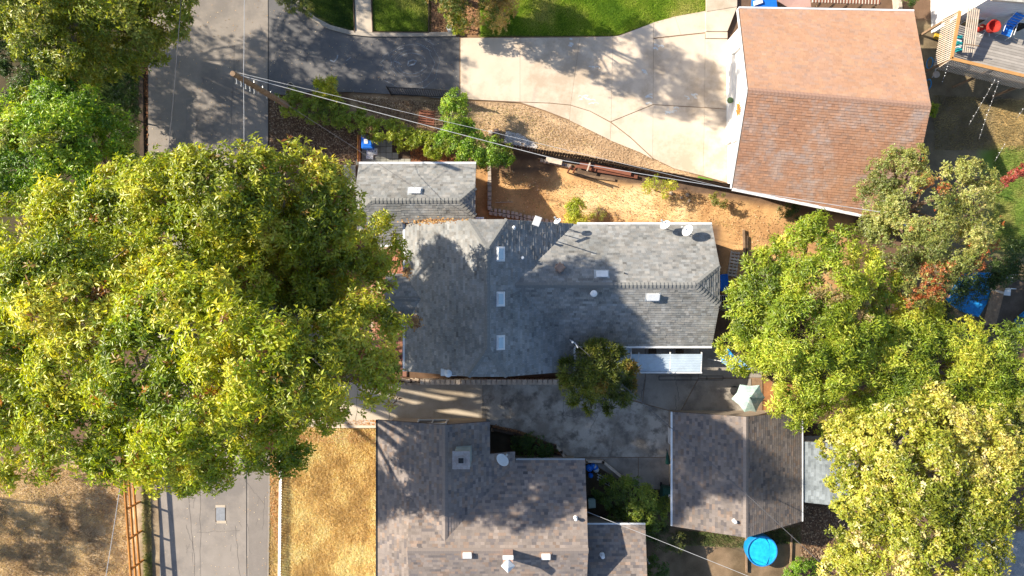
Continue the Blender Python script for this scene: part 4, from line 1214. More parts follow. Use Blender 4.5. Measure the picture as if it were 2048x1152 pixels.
# neighbours just beyond the frame whose shade falls on the side road
for k, (x, y, z, rr, sd_, lab) in enumerate([(-20.0, 19.6, 8.0, 3.5, 106, 'tree standing beyond the top edge above the road'),
                                             (-29.5, 15.8, 8.0, 3.7, 107, 'tree standing beyond the left edge beside the corner tree'), (-38.5, -10.2, 8.0, 2.3, 140, 'tree standing beyond the left edge above the dry field')]):
    tree('elm_tree', lab, 'tree', [(x, y, z, rr, rr * .6), (x + 2.4, y + .8, z - .8, rr * .62, rr * .4), (x - 2.2, y - .4, z - 1, rr * .7, rr * .4), (x + .4, y - 1.6, z - 1.2, rr * .6, rr * .35)],
         (x, y), YG, sd_, L=.26, W=.11, per=6, dens=1.9, inner=.08, trunk_r=.25)
tree('conifer_tree', 'olive brown feathery conifer at the top edge above the bright lawn', 'tree',
     [(960, 0, 3.0, 62), (915, 15, 2.2, 40), (1000, 25, 2.0, 28), (-3.0, 16.6, 3.6, 1.9, 1.5), (-3.2, 16.6, 6.2, 2.1, 1.5), (-3.0, 16.3, 8.2, 2.2, 1.5), (-2.8, 16.4, 10.0, 1.9, 1.4), (-3.6, 16.6, 11.4, 1.3, 1.2), (-4.4, 17.0, 5.4, 1.5, 1.0)],
     (-2.8, 16.8), [(.10, .075, .03), (.26, .19, .06), (.42, .31, .11), (.55, .42, .17)], 108, L=.13, W=.035, per=9, dens=20, trunk_r=.16, lobe=.3, accent=[(.12, .17, .03)], athr=.55, spread=.6)
tree('young_shrub', 'yellow green bush at the left foot of the olive brown conifer', 'shrub', [(925, 50, 1.4, 24), (905, 20, 1.8, 22)], None, YG2, 109, L=.12, W=.04, per=7, dens=24, trunk_r=.05, limbs=False)
# hedge beside the left lawn
tree('hedge', 'clipped hedge strip beside the dark lawn and the road edge', 'hedge', [(250, y, 1.8, 26) for y in range(160, 310, 20)], None, DG, 110, L=.12, W=.05, per=7, dens=20, trunk_r=.05, limbs=False)
tree('garden_bush', 'dark bush in deep shade at the left edge below the corner tree', 'bush', [(40, 150, 1.8, 50), (20, 100, 2, 45), (60, 190, 1.5, 30)], None, DG, 111, L=.14, W=.06, per=7, dens=14, trunk_r=.05, limbs=False)
tree('dead_bush', 'leafless pale grey bush at the left edge above the bright green tree', 'bush', [(5, 205, 2.2, 18)], None, [(.30, .25, .2), (.4, .36, .3)], 112, L=.10, W=.02, per=3, dens=5, trunk_r=.04, limbs=True, twigs=160)
# ivy hedge between the side road and the litter yard
iv = [(578, 203), (600, 210), (625, 218), (650, 224), (675, 230), (700, 238), (722, 245), (745, 252), (768, 258), (790, 266), (812, 274), (834, 280), (856, 288), (874, 293)]
tree('ivy_hedge', 'long dark green ivy hedge running from the utility pole to the bright vine', 'hedge', [(x, y, 1.3 + .2 * math.sin(i), 24) for i, (x, y) in enumerate(iv)], None,
     [(.14, .19, .02), (.28, .35, .035), (.44, .48, .06)], 113, L=.12, W=.05, per=7, dens=26, trunk_r=.05, limbs=False, accent=[(.20, .13, .05)], athr=.70)
tree('climbing_vine', 'bright green vine mound standing between the hedge and the garage roof', 'vine',
     [(905, 205, 2.4, 27), (912, 238, 2.6, 28), (920, 268, 2.4, 32), (945, 292, 2.3, 36), (978, 303, 2.2, 32), (1003, 314, 1.9, 24), (915, 296, 2.2, 28), (895, 285, 1.8, 26)],
     None, [(.12, .22, .02), (.24, .38, .03), (.40, .52, .05), (.55, .60, .10)], 114, L=.13, W=.05, per=7, dens=24, trunk_r=.07, limbs=False, accent=[(.26, .30, .05)], athr=.55)
tree('spiky_shrub', 'spiky yellow green shrub beside the lower edge of the side road', 'shrub', [(652, 180, 1.5, 13), (662, 165, 1.6, 9), (640, 190, 1.2, 10), (668, 195, 1.2, 10), (640, 168, 1.5, 8)], None, YG2, 115, L=.24, W=.05, per=7, dens=16, trunk_r=.04, limbs=False)
tree('garden_shrub', 'round yellow green shrub against the top eave of the grey wing', 'shrub', [(1155, 430, 1.3, 28), (1150, 418, 1.2, 20), (1168, 440, 1.1, 18)], None, YG2, 116, L=.11, W=.035, per=7, dens=30, trunk_r=.05, limbs=False)
tree('garden_shrub', 'thin sparse shrub just right of the round shrub at the eave', 'shrub', [(1200, 425, .8, 13)], None, OL, 117, L=.09, W=.03, per=6, dens=22, trunk_r=.03, limbs=False)
tree('garden_shrub', 'wispy shrub growing under the cables on the orange bank', 'shrub', [(1305, 368, 1.5, 16), (1325, 380, 1.3, 18), (1292, 378, 1.2, 10), (1345, 372, 1.3, 9)], None, YG2, 118, L=.13, W=.03, per=6, dens=14, trunk_r=.04, limbs=False)
tree('garden_shrub', 'small olive shrub near the white wall corner and the roof gutter', 'shrub', [(1440, 402, 1.0, 16), (1425, 395, .9, 8)], None, [(.14, .15, .03), (.28, .27, .06), (.36, .30, .07)], 119, L=.10, W=.04, per=6, dens=24, trunk_r=.04, limbs=False)
tree('garden_shrub', 'dark low plant in the shade against the terracotta house wall', 'shrub', [(1590, 425, .6, 16), (1570, 420, .5, 14)], None, DG, 120, L=.10, W=.03, per=6, dens=20, trunk_r=.03, limbs=False)
# juniper over the lower driveway
tree('juniper_tree', 'dark olive brown juniper standing between the grey roof and the stained driveway', 'tree',
     [(1195, 750, 5.0, 34), (1172, 745, 4.3, 30), (1222, 745, 4.3, 30), (1198, 778, 4.0, 28), (1158, 775, 3.8, 28), (1238, 775, 3.8, 26), (1190, 712, 4.2, 30), (1217, 706, 4.0, 22), (1142, 745, 3.8, 24), (1250, 745, 3.7, 22), (1262, 765, 3.4, 9), (1245, 800, 3.3, 9), (1215, 818, 3.3, 9), (1180, 816, 3.3, 9), (1148, 800, 3.3, 9), (1130, 770, 3.3, 9), (1133, 722, 3.4, 9), (1165, 700, 3.6, 9), (1205, 690, 3.8, 9), (1240, 705, 3.6, 10), (1262, 730, 3.4, 9)],
     None, [(.07, .09, .02), (.15, .18, .028), (.27, .28, .045), (.40, .37, .08)], 121, L=.25, W=.045, per=7, dens=13, trunk_r=.14, spread=.85, lobe=.34, accent=[(.34, .22, .05)], athr=.62)
# lower planting
tree('garden_bush', 'dark green bush in the planter corner beside the brown roofed house', 'bush', [(1070, 898, 1.0, 26), (1050, 890, .9, 20), (1092, 905, .8, 18), (1030, 885, .7, 14)], None, DG, 122, L=.10, W=.04, per=7, dens=22, trunk_r=.05, limbs=False)
tree('garden_bush', 'large leafy bush between the brown house and the brown garage', 'bush',
     [(1262, 985, 1.9, 30), (1290, 1000, 2.0, 28), (1240, 975, 1.5, 22), (1310, 1030, 1.7, 26), (1270, 1020, 1.8, 24), (1330, 1010, 1.4, 18), (1225, 1000, 1.3, 20), (1235, 1035, .9, 22), (1205, 985, .8, 18), (1290, 1055, 1.3, 26), (1215, 965, .7, 14)],
     None, [(.06, .10, .015), (.12, .18, .024), (.22, .28, .035), (.34, .36, .05)], 123, L=.13, W=.05, per=7, dens=20, trunk_r=.07, limbs=False)
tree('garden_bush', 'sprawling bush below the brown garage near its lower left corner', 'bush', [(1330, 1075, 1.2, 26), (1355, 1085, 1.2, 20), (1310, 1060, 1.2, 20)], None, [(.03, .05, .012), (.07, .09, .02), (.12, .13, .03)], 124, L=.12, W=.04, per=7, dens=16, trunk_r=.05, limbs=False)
tree('garden_bush', 'round green bush at the bottom edge beside the brown roof extension', 'bush', [(1315, 1138, 1.1, 24)], None, DG + [(.10, .16, .03)], 125, L=.12, W=.05, per=7, dens=20, trunk_r=.04, limbs=False)
tree('garden_bush', 'round green bush at the bottom edge right of the blue pool', 'bush', [(1605, 1140, 1.2, 27), (1580, 1148, 1, 16)], None, BG[:3], 126, L=.12, W=.05, per=7, dens=20, trunk_r=.04, limbs=False)
# --- right side
tree('loquat_tree', 'bright yellow green tree touching the right end of the grey roof', 'tree',
     [(1620, 500, 6.5, 62), (1550, 560, 6.5, 68), (1660, 580, 7.5, 80), (1530, 640, 6.5, 66), (1610, 660, 8, 82), (1490, 690, 5.5, 48), (1700, 660, 7.5, 70), (1570, 740, 6.5, 62), (1660, 740, 7, 70),
      (1462, 690, 4.0, 32), (1485, 715, 4.5, 32), (1500, 590, 5.5, 44), (1600, 800, 6, 55), (1740, 560, 6.5, 55), (1730, 720, 6.5, 60), (1590, 570, 6.8, 60), (1660, 660, 7.2, 60), (1640, 830, 5, 45), (1570, 690, 7, 60), (1680, 500, 6.5, 45), (1540, 500, 5, 30), (1625, 455, 5.5, 26)],
     None, [(.09, .14, .014), (.20, .27, .022), (.36, .42, .04), (.52, .53, .08)], 130, L=.20, W=.06, per=8, dens=11.5, trunk_r=.25, lobe=.3, spread=.35, accent=[(.30, .24, .10)], athr=.74)
tree('pepper_tree', 'olive tree with red tinted patches over the corner of the terracotta roof', 'tree',
     [(1800, 350, 6.2, 58), (1760, 410, 6, 52), (1850, 420, 7.5, 80), (1930, 380, 7, 66), (1900, 480, 7.5, 72), (1800, 480, 7, 66), (1950, 450, 6.5, 50), (1850, 550, 6.5, 58), (1740, 470, 6, 38), (1830, 310, 5, 28), (1960, 360, 6, 38), (1770, 360, 5, 35)],
     None, OL, 131, L=.12, W=.055, per=7, dens=17, trunk_r=.22, lobe=.3, accent=[(.42, .13, .045), (.36, .17, .06)], athr=.69, aprob=.01, twigs=60)
tree('walnut_tree', 'feathery green tree at the right edge below the blue covered pool', 'tree',
     [(1800, 700, 6.5, 78), (1880, 730, 6.5, 78), (1960, 740, 6.2, 80), (2030, 720, 6, 70), (1790, 800, 6, 70), (1880, 810, 6, 70), (1980, 820, 6, 75), (2050, 800, 6, 70), (1760, 620, 6, 55), (1700, 820, 5.5, 66), (1830, 640, 5, 55), (1740, 760, 6, 66), (1840, 760, 6.3, 66), (1920, 690, 5.8, 50), (1930, 780, 6, 66)],
     None, [(.08, .13, .014), (.18, .25, .022), (.34, .40, .04), (.52, .52, .07)], 132, L=.19, W=.05, per=8, dens=12, trunk_r=.25, lobe=.3, spread=.4)
tree('shrub_thicket', 'dim green thicket behind the olive tree beside the blue covered pool', 'bush',
     [(1990, 520, 2.6, 48), (1960, 560, 2.4, 36), (1900, 590, 2.6, 40), (1870, 640, 2.6, 40), (2040, 520, 2.4, 40), (2040, 660, 2.0, 22)], None, [(.03, .06, .014), (.06, .105, .022), (.11, .16, .035)], 133, L=.18, W=.04, per=8, dens=10, trunk_r=.08, limbs=False)
tree('crape_myrtle_tree', 'pale yellow flowering tree covering the lower right corner', 'tree',
     [(1720, 920, 7, 60), (1790, 870, 8, 75), (1880, 860, 8, 78), (1960, 900, 8, 80), (1850, 950, 9, 85), (1760, 1000, 7.5, 72), (1930, 1010, 8.5, 85), (2010, 980, 8, 75), (1840, 1060, 8, 85), (1740, 1090, 7, 70),
      (1930, 1110, 8, 80), (1790, 1150, 7.5, 80), (1690, 1130, 6, 50), (1700, 860, 6, 45), (2020, 880, 7, 60), (1860, 800, 6.5, 50), (1665, 885, 5, 30), (1900, 950, 8.3, 70), (1800, 960, 8, 70), (1700, 980, 6.5, 50), (1870, 1120, 8, 75), (1720, 1040, 7, 60)],
     None, [(.15, .18, .02), (.30, .32, .035), (.45, .44, .07), (.60, .55, .17)], 134, L=.15, W=.085, per=7, dens=14, trunk_r=.28, lobe=.3, bark=M['bark_pale'], accent=[(.70, .66, .34), (.66, .60, .26), (.60, .50, .24)], athr=.78, aprob=.07, twigs=260)
tree('crape_myrtle_tree', 'yellow green tree at the right edge behind the flowering tree', 'tree', [(2060, 900, 7, 60), (2065, 830, 6.5, 50)], None, [(.08, .11, .02), (.17, .19, .03), (.30, .30, .06)], 135, L=.15, W=.08, per=7, dens=14, trunk_r=.2, lobe=.3, twigs=30)
tree('red_vine', 'spray of pink red bougainvillea at the right edge by the green lawn', 'vine', [(1995, 375, 3.2, 11), (2012, 362, 3.3, 12), (2030, 350, 3.4, 12), (2046, 340, 3.4, 12)], None, [(.30, .06, .04), (.42, .12, .09)], 136, L=.10, W=.05, per=6, dens=26, trunk_r=.04, limbs=False)
tree('small_bush', 'green bush at the top edge beside the white corner of the far house', 'bush', [(1822, 2, 1.6, 18)], None, DG + [(.08, .12, .02)], 137, L=.12, W=.04, per=7, dens=22, trunk_r=.04, limbs=False)
tree('small_bush', 'small yellow bush against the right gable end of the terracotta roof', 'bush', [(1868, 215, 1.6, 8), (1866, 228, 1.4, 7)], None, YG2, 138, L=.10, W=.04, per=7, dens=30, trunk_r=.03, limbs=False)
tree('overhanging_shrub', 'shrub over the curved kerb at the top edge of the side road', 'shrub', [(590, 5, 1.6, 20), (615, 18, 1.4, 14), (570, -8, 1.8, 20)], None, OL[:3], 139, L=.13, W=.05, per=7, dens=18, trunk_r=.05, limbs=False)

# ---------------------------------------------------------------- grass, litter, gravel
def blades(name, poly, n, seed, h, w, pal, label, cat, lean=.9, z=.0, scale=.9, m=None):
    r = np.random.RandomState(seed)
    p = scatter(poly, n, seed)
    k = vnoise(p[:, 0] + 70, p[:, 1] + 70, seed, 4, scale)
    a = r.uniform(0, 6.283, n); hh = h * r.uniform(.5, 1.4, n)
    dx = np.cos(a) * lean * hh; dy = np.sin(a) * lean * hh
    b0 = np.stack([p[:, 0] - np.sin(a) * w, p[:, 1] + np.cos(a) * w, np.full(n, z - .03)], 1)
    b1 = np.stack([p[:, 0] + np.sin(a) * w, p[:, 1] - np.cos(a) * w, np.full(n, z - .03)], 1)
    t = np.stack([p[:, 0] + dx, p[:, 1] + dy, z + hh], 1)
    V = np.stack([b0, b1, t], 1).reshape(-1, 3)
    T = np.arange(3 * n).reshape(-1, 3)
    pal = np.array(pal); f = np.clip((k - .3) / .4 + r.normal(0, .16, n), 0, .999) * (len(pal) - 1); i = f.astype(int); q = (f - i)[:, None]
    c = pal[i] * (1 - q) + pal[np.minimum(i + 1, len(pal) - 1)] * q
    c *= (1 + r.normal(0, .12, (n, 1)))
    o = np_mesh(name, V, T, np.repeat(np.clip(c, .01, .9), 3, 0), m or M['grass'], None, 'stuff')
    o['label'] = label; 
    return o
STRAW = [(.60, .42, .18), (.76, .57, .27), (.84, .68, .36), (.90, .78, .48)]
blades('dry_lawn', [(566, 850), (753, 858), (753, 1180), (563, 1180)], 52000, 11, .09, .014, STRAW, 'golden dry lawn beside the road and the brown roofed house', 'lawn')
blades('dry_weeds', [(-60, 930), (255, 935), (262, 1180), (-60, 1180)], 42000, 12, .07, .013, [(.30, .20, .11), (.50, .36, .20), (.66, .50, .30), (.74, .60, .38)], 'patchy dry field left of the orange rail fence', 'weeds')
blades('roadside_weeds', [(283, 940), (300, 940), (305, 1180), (288, 1180)], 5000, 13, .10, .012, [(.10, .20, .03), (.22, .26, .06), (.45, .38, .18)], 'green and straw weeds between the rail fence and the road', 'weeds')
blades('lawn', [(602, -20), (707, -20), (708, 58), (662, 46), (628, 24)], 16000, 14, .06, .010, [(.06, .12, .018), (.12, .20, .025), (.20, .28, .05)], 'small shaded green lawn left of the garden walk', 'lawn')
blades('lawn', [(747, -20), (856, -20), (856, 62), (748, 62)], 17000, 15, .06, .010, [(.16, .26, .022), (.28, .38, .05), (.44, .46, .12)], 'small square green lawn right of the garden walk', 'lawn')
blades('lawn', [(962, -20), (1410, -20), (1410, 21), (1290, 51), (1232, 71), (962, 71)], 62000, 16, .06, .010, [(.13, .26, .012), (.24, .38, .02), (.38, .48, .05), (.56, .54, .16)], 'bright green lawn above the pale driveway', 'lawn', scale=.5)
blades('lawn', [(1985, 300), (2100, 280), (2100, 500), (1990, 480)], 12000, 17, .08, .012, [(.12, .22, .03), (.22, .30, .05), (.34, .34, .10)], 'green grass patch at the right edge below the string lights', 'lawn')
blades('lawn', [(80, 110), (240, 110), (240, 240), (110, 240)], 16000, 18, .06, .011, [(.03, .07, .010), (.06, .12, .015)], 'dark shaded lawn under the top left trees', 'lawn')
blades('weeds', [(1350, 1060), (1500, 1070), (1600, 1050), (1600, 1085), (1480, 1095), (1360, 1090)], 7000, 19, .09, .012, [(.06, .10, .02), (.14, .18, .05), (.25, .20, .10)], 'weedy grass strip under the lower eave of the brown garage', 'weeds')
blades('dry_weeds', [(1865, 190), (2060, 200), (2060, 300), (1870, 300)], 10000, 20, .06, .012, [(.20, .16, .08), (.38, .30, .14), (.48, .38, .18)], 'sparse dry grass beside the terracotta house below the deck', 'weeds')

def litter(name, poly, n, seed, size, pal, label, z=.005, m=None, lump=False, spots=None):
    r = np.random.RandomState(seed)
    p = scatter(poly, n, seed)
    s = size * r.uniform(.5, 1.5, n); a = r.uniform(0, 6.283, n)
    tl = r.normal(0, .35, (n, 2)); pts = []
    for k in range(4):
        t = a + k * math.pi / 2; f = s * (1.0 if k % 2 == 0 else .62)
        x = np.cos(t) * f; y = np.sin(t) * f
        pts.append(np.stack([p[:, 0] + x, p[:, 1] + y, z + np.abs(x * tl[:, 0] + y * tl[:, 1]) + (.0 if not lump else .0)], 1))
    if lump:
        top = np.stack([p[:, 0], p[:, 1], z + s * .7], 1)
        V = np.stack(pts + [top], 1).reshape(-1, 3); i = np.arange(n)[:, None] * 5
        T = np.concatenate([i + np.array([[k, (k + 1) % 4, 4]]) for k in range(4)], 1).reshape(-1, 3); rep = 5
    else:
        V = np.stack(pts, 1).reshape(-1, 3); i = np.arange(n)[:, None] * 4
        T = np.concatenate([i + np.array([[0, 1, 2]]), i + np.array([[0, 2, 3]])], 1).reshape(-1, 3); rep = 4
    pal = np.array(pal); c = pal[r.randint(0, len(pal), n)] * (1 + r.normal(0, .18, (n, 1)))
    o = np_mesh(name, V, T, np.repeat(np.clip(c, .01, .9), rep, 0), m or M['dry'], None, 'stuff')
    o['label'] = label
    return o
LIT = [(.20, .115, .06), (.30, .18, .10), (.13, .075, .045), (.42, .30, .19), (.17, .09, .05)]
litter('leaf_litter', [(540, 192), (575, 200), (720, 258), (720, 330), (692, 340), (540, 335)], 9000, 21, .045, LIT, 'brown leaf litter covering the yard left of the blue bin')
litter('leaf_litter', [(820, 290), (900, 305), (950, 335), (950, 327), (822, 327)], 1500, 22, .05, [(.45, .17, .06), (.36, .13, .05), (.22, .12, .06)], 'rusty leaf litter between the vine and the garage roof')
litter('leaf_litter', [(700, 195), (900, 205), (900, 270), (760, 240)], 2600, 23, .04, LIT, 'leaf litter on the bank between the ivy hedge and the side road')
litter('leaf_litter', [(860, -20), (960, -20), (955, 68), (862, 66)], 2600, 24, .05, [(.48, .26, .12), (.36, .19, .09), (.24, .12, .06)], 'orange leaf litter in the bed beside the small square lawn')
litter('leaf_litter', [(284, 110), (296, 110), (296, 330), (287, 330)], 420, 25, .05, [(.40, .18, .07), (.26, .11, .05)], 'fallen orange leaves gathered in the gutter of the road')
litter('leaf_litter', [(541, 880), (562, 880), (556, 1100), (541, 1040)], 1500, 26, .05, [(.50, .24, .08), (.42, .16, .05), (.6, .4, .2)], 'dry orange leaves between the road and the white fence')
litter('leaf_litter', [(1604, 1010), (1680, 1015), (1680, 1170), (1600, 1170)], 3600, 27, .05, LIT, 'brown leaf litter below the lean-to shed')
litter('leaf_litter', [(1575, 860), (1604, 860), (1604, 1000), (1590, 1000)], 900, 28, .05, LIT, 'leaf litter in the gap right of the brown garage')
litter('leaf_litter', [(985, 846), (1040, 862), (1110, 890), (1135, 916), (1110, 905), (1040, 872), (985, 856)], 1200, 29, .05, [(.42, .20, .08), (.28, .14, .07)], 'rusty leaves along the planter edge of the lower driveway')
litter('gravel', [(700, 190), (925, 203), (1040, 208), (1140, 243), (1280, 303), (1390, 350), (1300, 345), (1100, 312), (950, 285), (880, 240)], 7000, 30, .026, [(.60, .44, .28), (.48, .34, .21), (.70, .54, .38)], 'loose gravel and clods on the bank below the pale driveway', lump=True)
litter('white_gravel', [(1012, 262), (1040, 268), (1075, 292), (1070, 302), (1030, 298), (1008, 285)], 1700, 31, .035, [(.78, .74, .72), (.68, .64, .62)], 'heap of white gravel on the bank beside the wooden fence', lump=True)
litter('clods', [(985, 340), (1300, 375), (1480, 410), (1640, 450), (1500, 560), (1440, 450), (1000, 445)], 2600, 32, .03, [(.58, .34, .15), (.48, .27, .12), (.70, .48, .25)], 'loose soil clods over the orange bare yard', lump=True)
litter('leaf_litter', [(-60, 930), (255, 935), (262, 1180), (-60, 1180)], 700, 33, .03, [(.72, .62, .48), (.3, .2, .12), (.5, .38, .24)], 'scattered leaves on the dry field left of the rail fence')

litter('road_litter', [(300, -10), (535, -10), (535, 320), (300, 330)], 420, 41, .03, [(.70, .55, .35), (.55, .35, .18), (.3, .2, .1)], 'sparse fallen leaves scattered on the upper road')
litter('road_litter', [(320, 945), (538, 945), (535, 1150), (325, 1150)], 160, 42, .025, [(.70, .55, .35), (.55, .35, .18)], 'few fallen leaves scattered on the lower road')
litter('road_litter', [(540, 5), (600, 5), (700, 70), (915, 76), (915, 185), (540, 185)], 300, 43, .026, [(.66, .52, .34), (.5, .32, .18)], 'few fallen leaves scattered on the dark side road')
litter('leaf_litter', [(690, 840), (755, 840), (755, 853), (690, 853)], 120, 44, .04, [(.6, .3, .1), (.5, .22, .08)], 'orange leaves against the kerb of the lower driveway', z=.04)
litter('yard_litter', [(1010, 340), (1480, 400), (1640, 450), (1500, 500), (1440, 450), (1000, 445)], 500, 45, .035, [(.30, .18, .08), (.72, .6, .4), (.2, .24, .06)], 'scattered dead leaves and weeds on the orange yard')

litter('leaf_litter', [(563, 860), (752, 862), (752, 885), (563, 885)], 500, 46, .04, [(.5, .25, .1), (.4, .2, .08), (.7, .5, .25)], 'brown leaves along the upper edge of the golden lawn', z=.06)
litter('leaf_litter', [(566, 870), (752, 870), (752, 1150), (566, 1150)], 420, 47, .035, [(.42, .24, .1), (.5, .3, .12), (.35, .2, .1)], 'scattered brown leaves on the golden lawn', z=.07)
blades('verge_weeds', [(541, 880), (566, 880), (562, 1160), (538, 1160)], 4500, 48, .10, .012, [(.5, .34, .14), (.7, .52, .25), (.3, .3, .08)], 'dry verge weeds between the road and the white fence', 'weeds')
blades('bank_weeds', [(700, 195), (915, 208), (1040, 215), (1200, 290), (1060, 300), (880, 262)], 3000, 49, .07, .012, [(.4, .28, .14), (.62, .48, .26), (.3, .32, .1)], 'sparse dry weeds over the bank', 'weeds')
blades('yard_weeds', [(1000, 345), (1480, 410), (1480, 470), (1440, 450), (1120, 440), (1000, 380)], 2600, 50, .07, .010, [(.5, .32, .14), (.7, .5, .26), (.26, .3, .08)], 'sparse dry weeds over the orange yard', 'weeds')
# ---------------------------------------------------------------- small things
def one(s, name, m, label, cat, group=None, smooth=False):
    o = s.build(name, m, None, smooth); at_origin(o)
    return tag(o, label, cat, group)

# utility pole
pb = Vector((-12.75, 10.45, 0)); pt_ = P(465, 147, 9.0)
T = thing('utility_pole', 'brown wooden utility pole leaning out beside the road', 'utility pole', pb)
s = MB(); s.tube([pb, pb.lerp(pt_, .5), pt_], [.17, .15, .12], 12); s.build('pole', M['wood'], T)
d = (pt_ - pb).normalized()
for k in range(5):
    c = pb + d * (8.6 - k * .55)
    s = MB(); s.tube([c + Vector((-.02, 0, 0)), c + Vector((.02, -.36, -.02))], .018, 6)
    s.lathe((c.x + .02, c.y - .36, c.z - .05), [(.03, 0), (.045, .05), (.02, .10)], 8); s.build('insulator', M['metal'], T)
s = MB()
for k in range(9):
    c = pb + d * (2.2 + k * .6); sg = 1 if k % 2 else -1
    s.tube([c, c + Vector((0, sg * .26, 0))], .012, 5)
s.build('climbing_steps', M['metal'], T)

def wire(label, pts, r=.012, m=None, sag=.3):
    s = MB(); out = []
    for a, b in zip(pts[:-1], pts[1:]):
        a = Vector(a); b = Vector(b); L = (b - a).length
        for i in range(17):
            t = i / 16; p = a.lerp(b, t); p.z -= sag * (L / 20) * 4 * t * (1 - t); out.append(p)
    s.tube(out, r, 5)
    o = s.build('overhead_wire', m or M['wire']); tag(o, label, 'cable')
    return o
wire('white overhead wire crossing the road through the pole top', [P(488, -140, 9), P(487, 158, 8.4), P(487, 420, 8.2)], .013, sag=.2)
wire('dark overhead wire crossing the left side of the road', [P(366, -60, 8.2), P(335, 320, 7.6), P(328, 420, 7.5)], .016, M['wire_dark'], .2)
wire('thick pale cable running from the pole to the terracotta house', [P(478, 150, 8.3), P(1120, 320, 7.0), P(1760, 424, 6.5)], .015, sag=.25)
wire('thinner pale cable beside the thick one from the pole to the white wall', [P(478, 146, 8.6), P(1000, 268, 7.3), P(1462, 378, 6)], .010, sag=.1)
wire('thin brown service wire from the pole down to the grey garage roof', [P(560, 200, 6.0), P(716, 300, 4.6), P(945, 452, 4.2)], .010, M['wire_dark'], .1)
wire('black service cable across the stained driveway and the brown garage roof', [P(1146, 682, 4.2), P(1262, 785, 4.2), P(1500, 995, 4.5), P(1700, 1180, 5)], .016, M['wire_dark'], .1)
wire('pale wire from the brown house over the bushes to the bottom edge', [P(1170, 1022, 3), P(1560, 1178, 4)], .012, sag=.1)
wire('pale cable hanging across the dry field at the lower left', [P(245, 940, 7), P(208, 1175, 7)], .016, sag=.1)

# orange rail fence
x_b = P(277, 1000, 0).x
T = thing('rail_fence', 'orange stained three rail fence along the lower road edge', 'fence', P(277, 1050))
posts = [940 - 110, 995 - 110, 940, 995, 1050, 1105, 1160, 1215]
posts = list(range(830, 1260, 58))
def fx(py): return P(272 + (py - 940) * .07, py).x
for py in posts:
    c = P(277, py, 0); x = fx(py)
    s = MB(); s.box((x + .07, c.y, .62), (.10, .10, 1.3)); s.build('post', M['wood_orange'], T)
for z in (.35, .80, 1.25):
    for a, b in zip(posts[:-1:2] if z == .8 else posts[:-1:2], posts[2::2] + [posts[-1]]):
        if a == b: continue
        s = MB(); k = rng.uniform(.85, 1.15); s.col = (k, k, k)
        s.beam((fx(a), P(0, a).y - .01, z + rng.uniform(-.015, .015)), (fx(b), P(0, b).y + .01, z), .06, .17); s.build('rail', M['wood_orange'], T)
# white picket fence
T = thing('white_fence', 'low white picket fence between the road verge and the golden lawn', 'fence', P(560, 1040))
y0_, y1_ = P(560, 880).y, P(556, 1200).y
def wf(y): return P(560, 0).x + (y0_ - y) * -.012
n = int((y0_ - y1_) / .15)
ln = math.radians(36)
def fpt(y, h, o=0.0): return (wf(y) + h * math.sin(ln) - o * math.cos(ln), y, h * math.cos(ln) + o * math.sin(ln))
for i in range(n):
    y = y0_ - i * .15; s = MB(); h = .42 + rng.uniform(-.015, .02)
    pr = [(-.035, 0), (.035, 0), (.035, h - .10), (.055, h - .05), (0, h), (-.055, h - .05), (-.035, h - .10)]
    A_ = [fpt(y + a_, b_, .012) for a_, b_ in pr] + [fpt(y + a_, b_, -.008) for a_, b_ in pr]
    s.add(A_, [tuple(range(7)), tuple(reversed(range(7, 14)))] + [(q, 7 + q, 7 + (q + 1) % 7, (q + 1) % 7) for q in range(7)])
    s.build('picket', M['white'], T)
for hh in (.12, .30):
    s = MB(); s.beam(fpt(y0_, hh, .03), fpt(y1_, hh, .03), .07, .03); s.build('rail', M['white'], T)
# black iron fence by the vine
T = thing('iron_fence', 'black iron picket fence panel at the lower edge of the side road', 'fence', P(845, 190))
a = P(784, 190); b = P(908, 196)
s = MB(); s.beam(a + Vector((0, 0, 1.55)), b + Vector((0, 0, 1.55)), .05, .05); s.beam(a + Vector((0, 0, .15)), b + Vector((0, 0, .15)), .04, .04)
s.build('rail', M['dark_metal'], T)
for i in range(29):
    p = a.lerp(b, i / 28); s = MB(); s.box((p.x, p.y, .8), (.032, .032, 1.5)); s.build('picket', M['dark_metal'], T)
for t_ in (0, 1): p = a.lerp(b, t_); s = MB(); s.box((p.x, p.y, .85), (.07, .07, 1.75)); s.build('post', M['dark_metal'], T)

def ring_pot(label, px, py, r, h, m, name='planter', cat='planter'):
    p = P(px, py)
    s = MB(); s.lathe((p.x, p.y, 0), [(r * .8, 0), (r, h), (r * .82, h), (r * .75, h * .6)], 20, cap=False); s.lathe((p.x, p.y, h * .55), [(r * .75, 0), (r * .7, .01)], 20)
    return one(s, name, m, label, cat)
ring_pot('round whitish ring planter on the edge of the side road by the hedge', 586, 176, .20, .5, M['conc_curb'])
ring_pot('round pale metal ring pot at the road corner below the conifer', 900, 61, .17, .5, M['white_metal'])

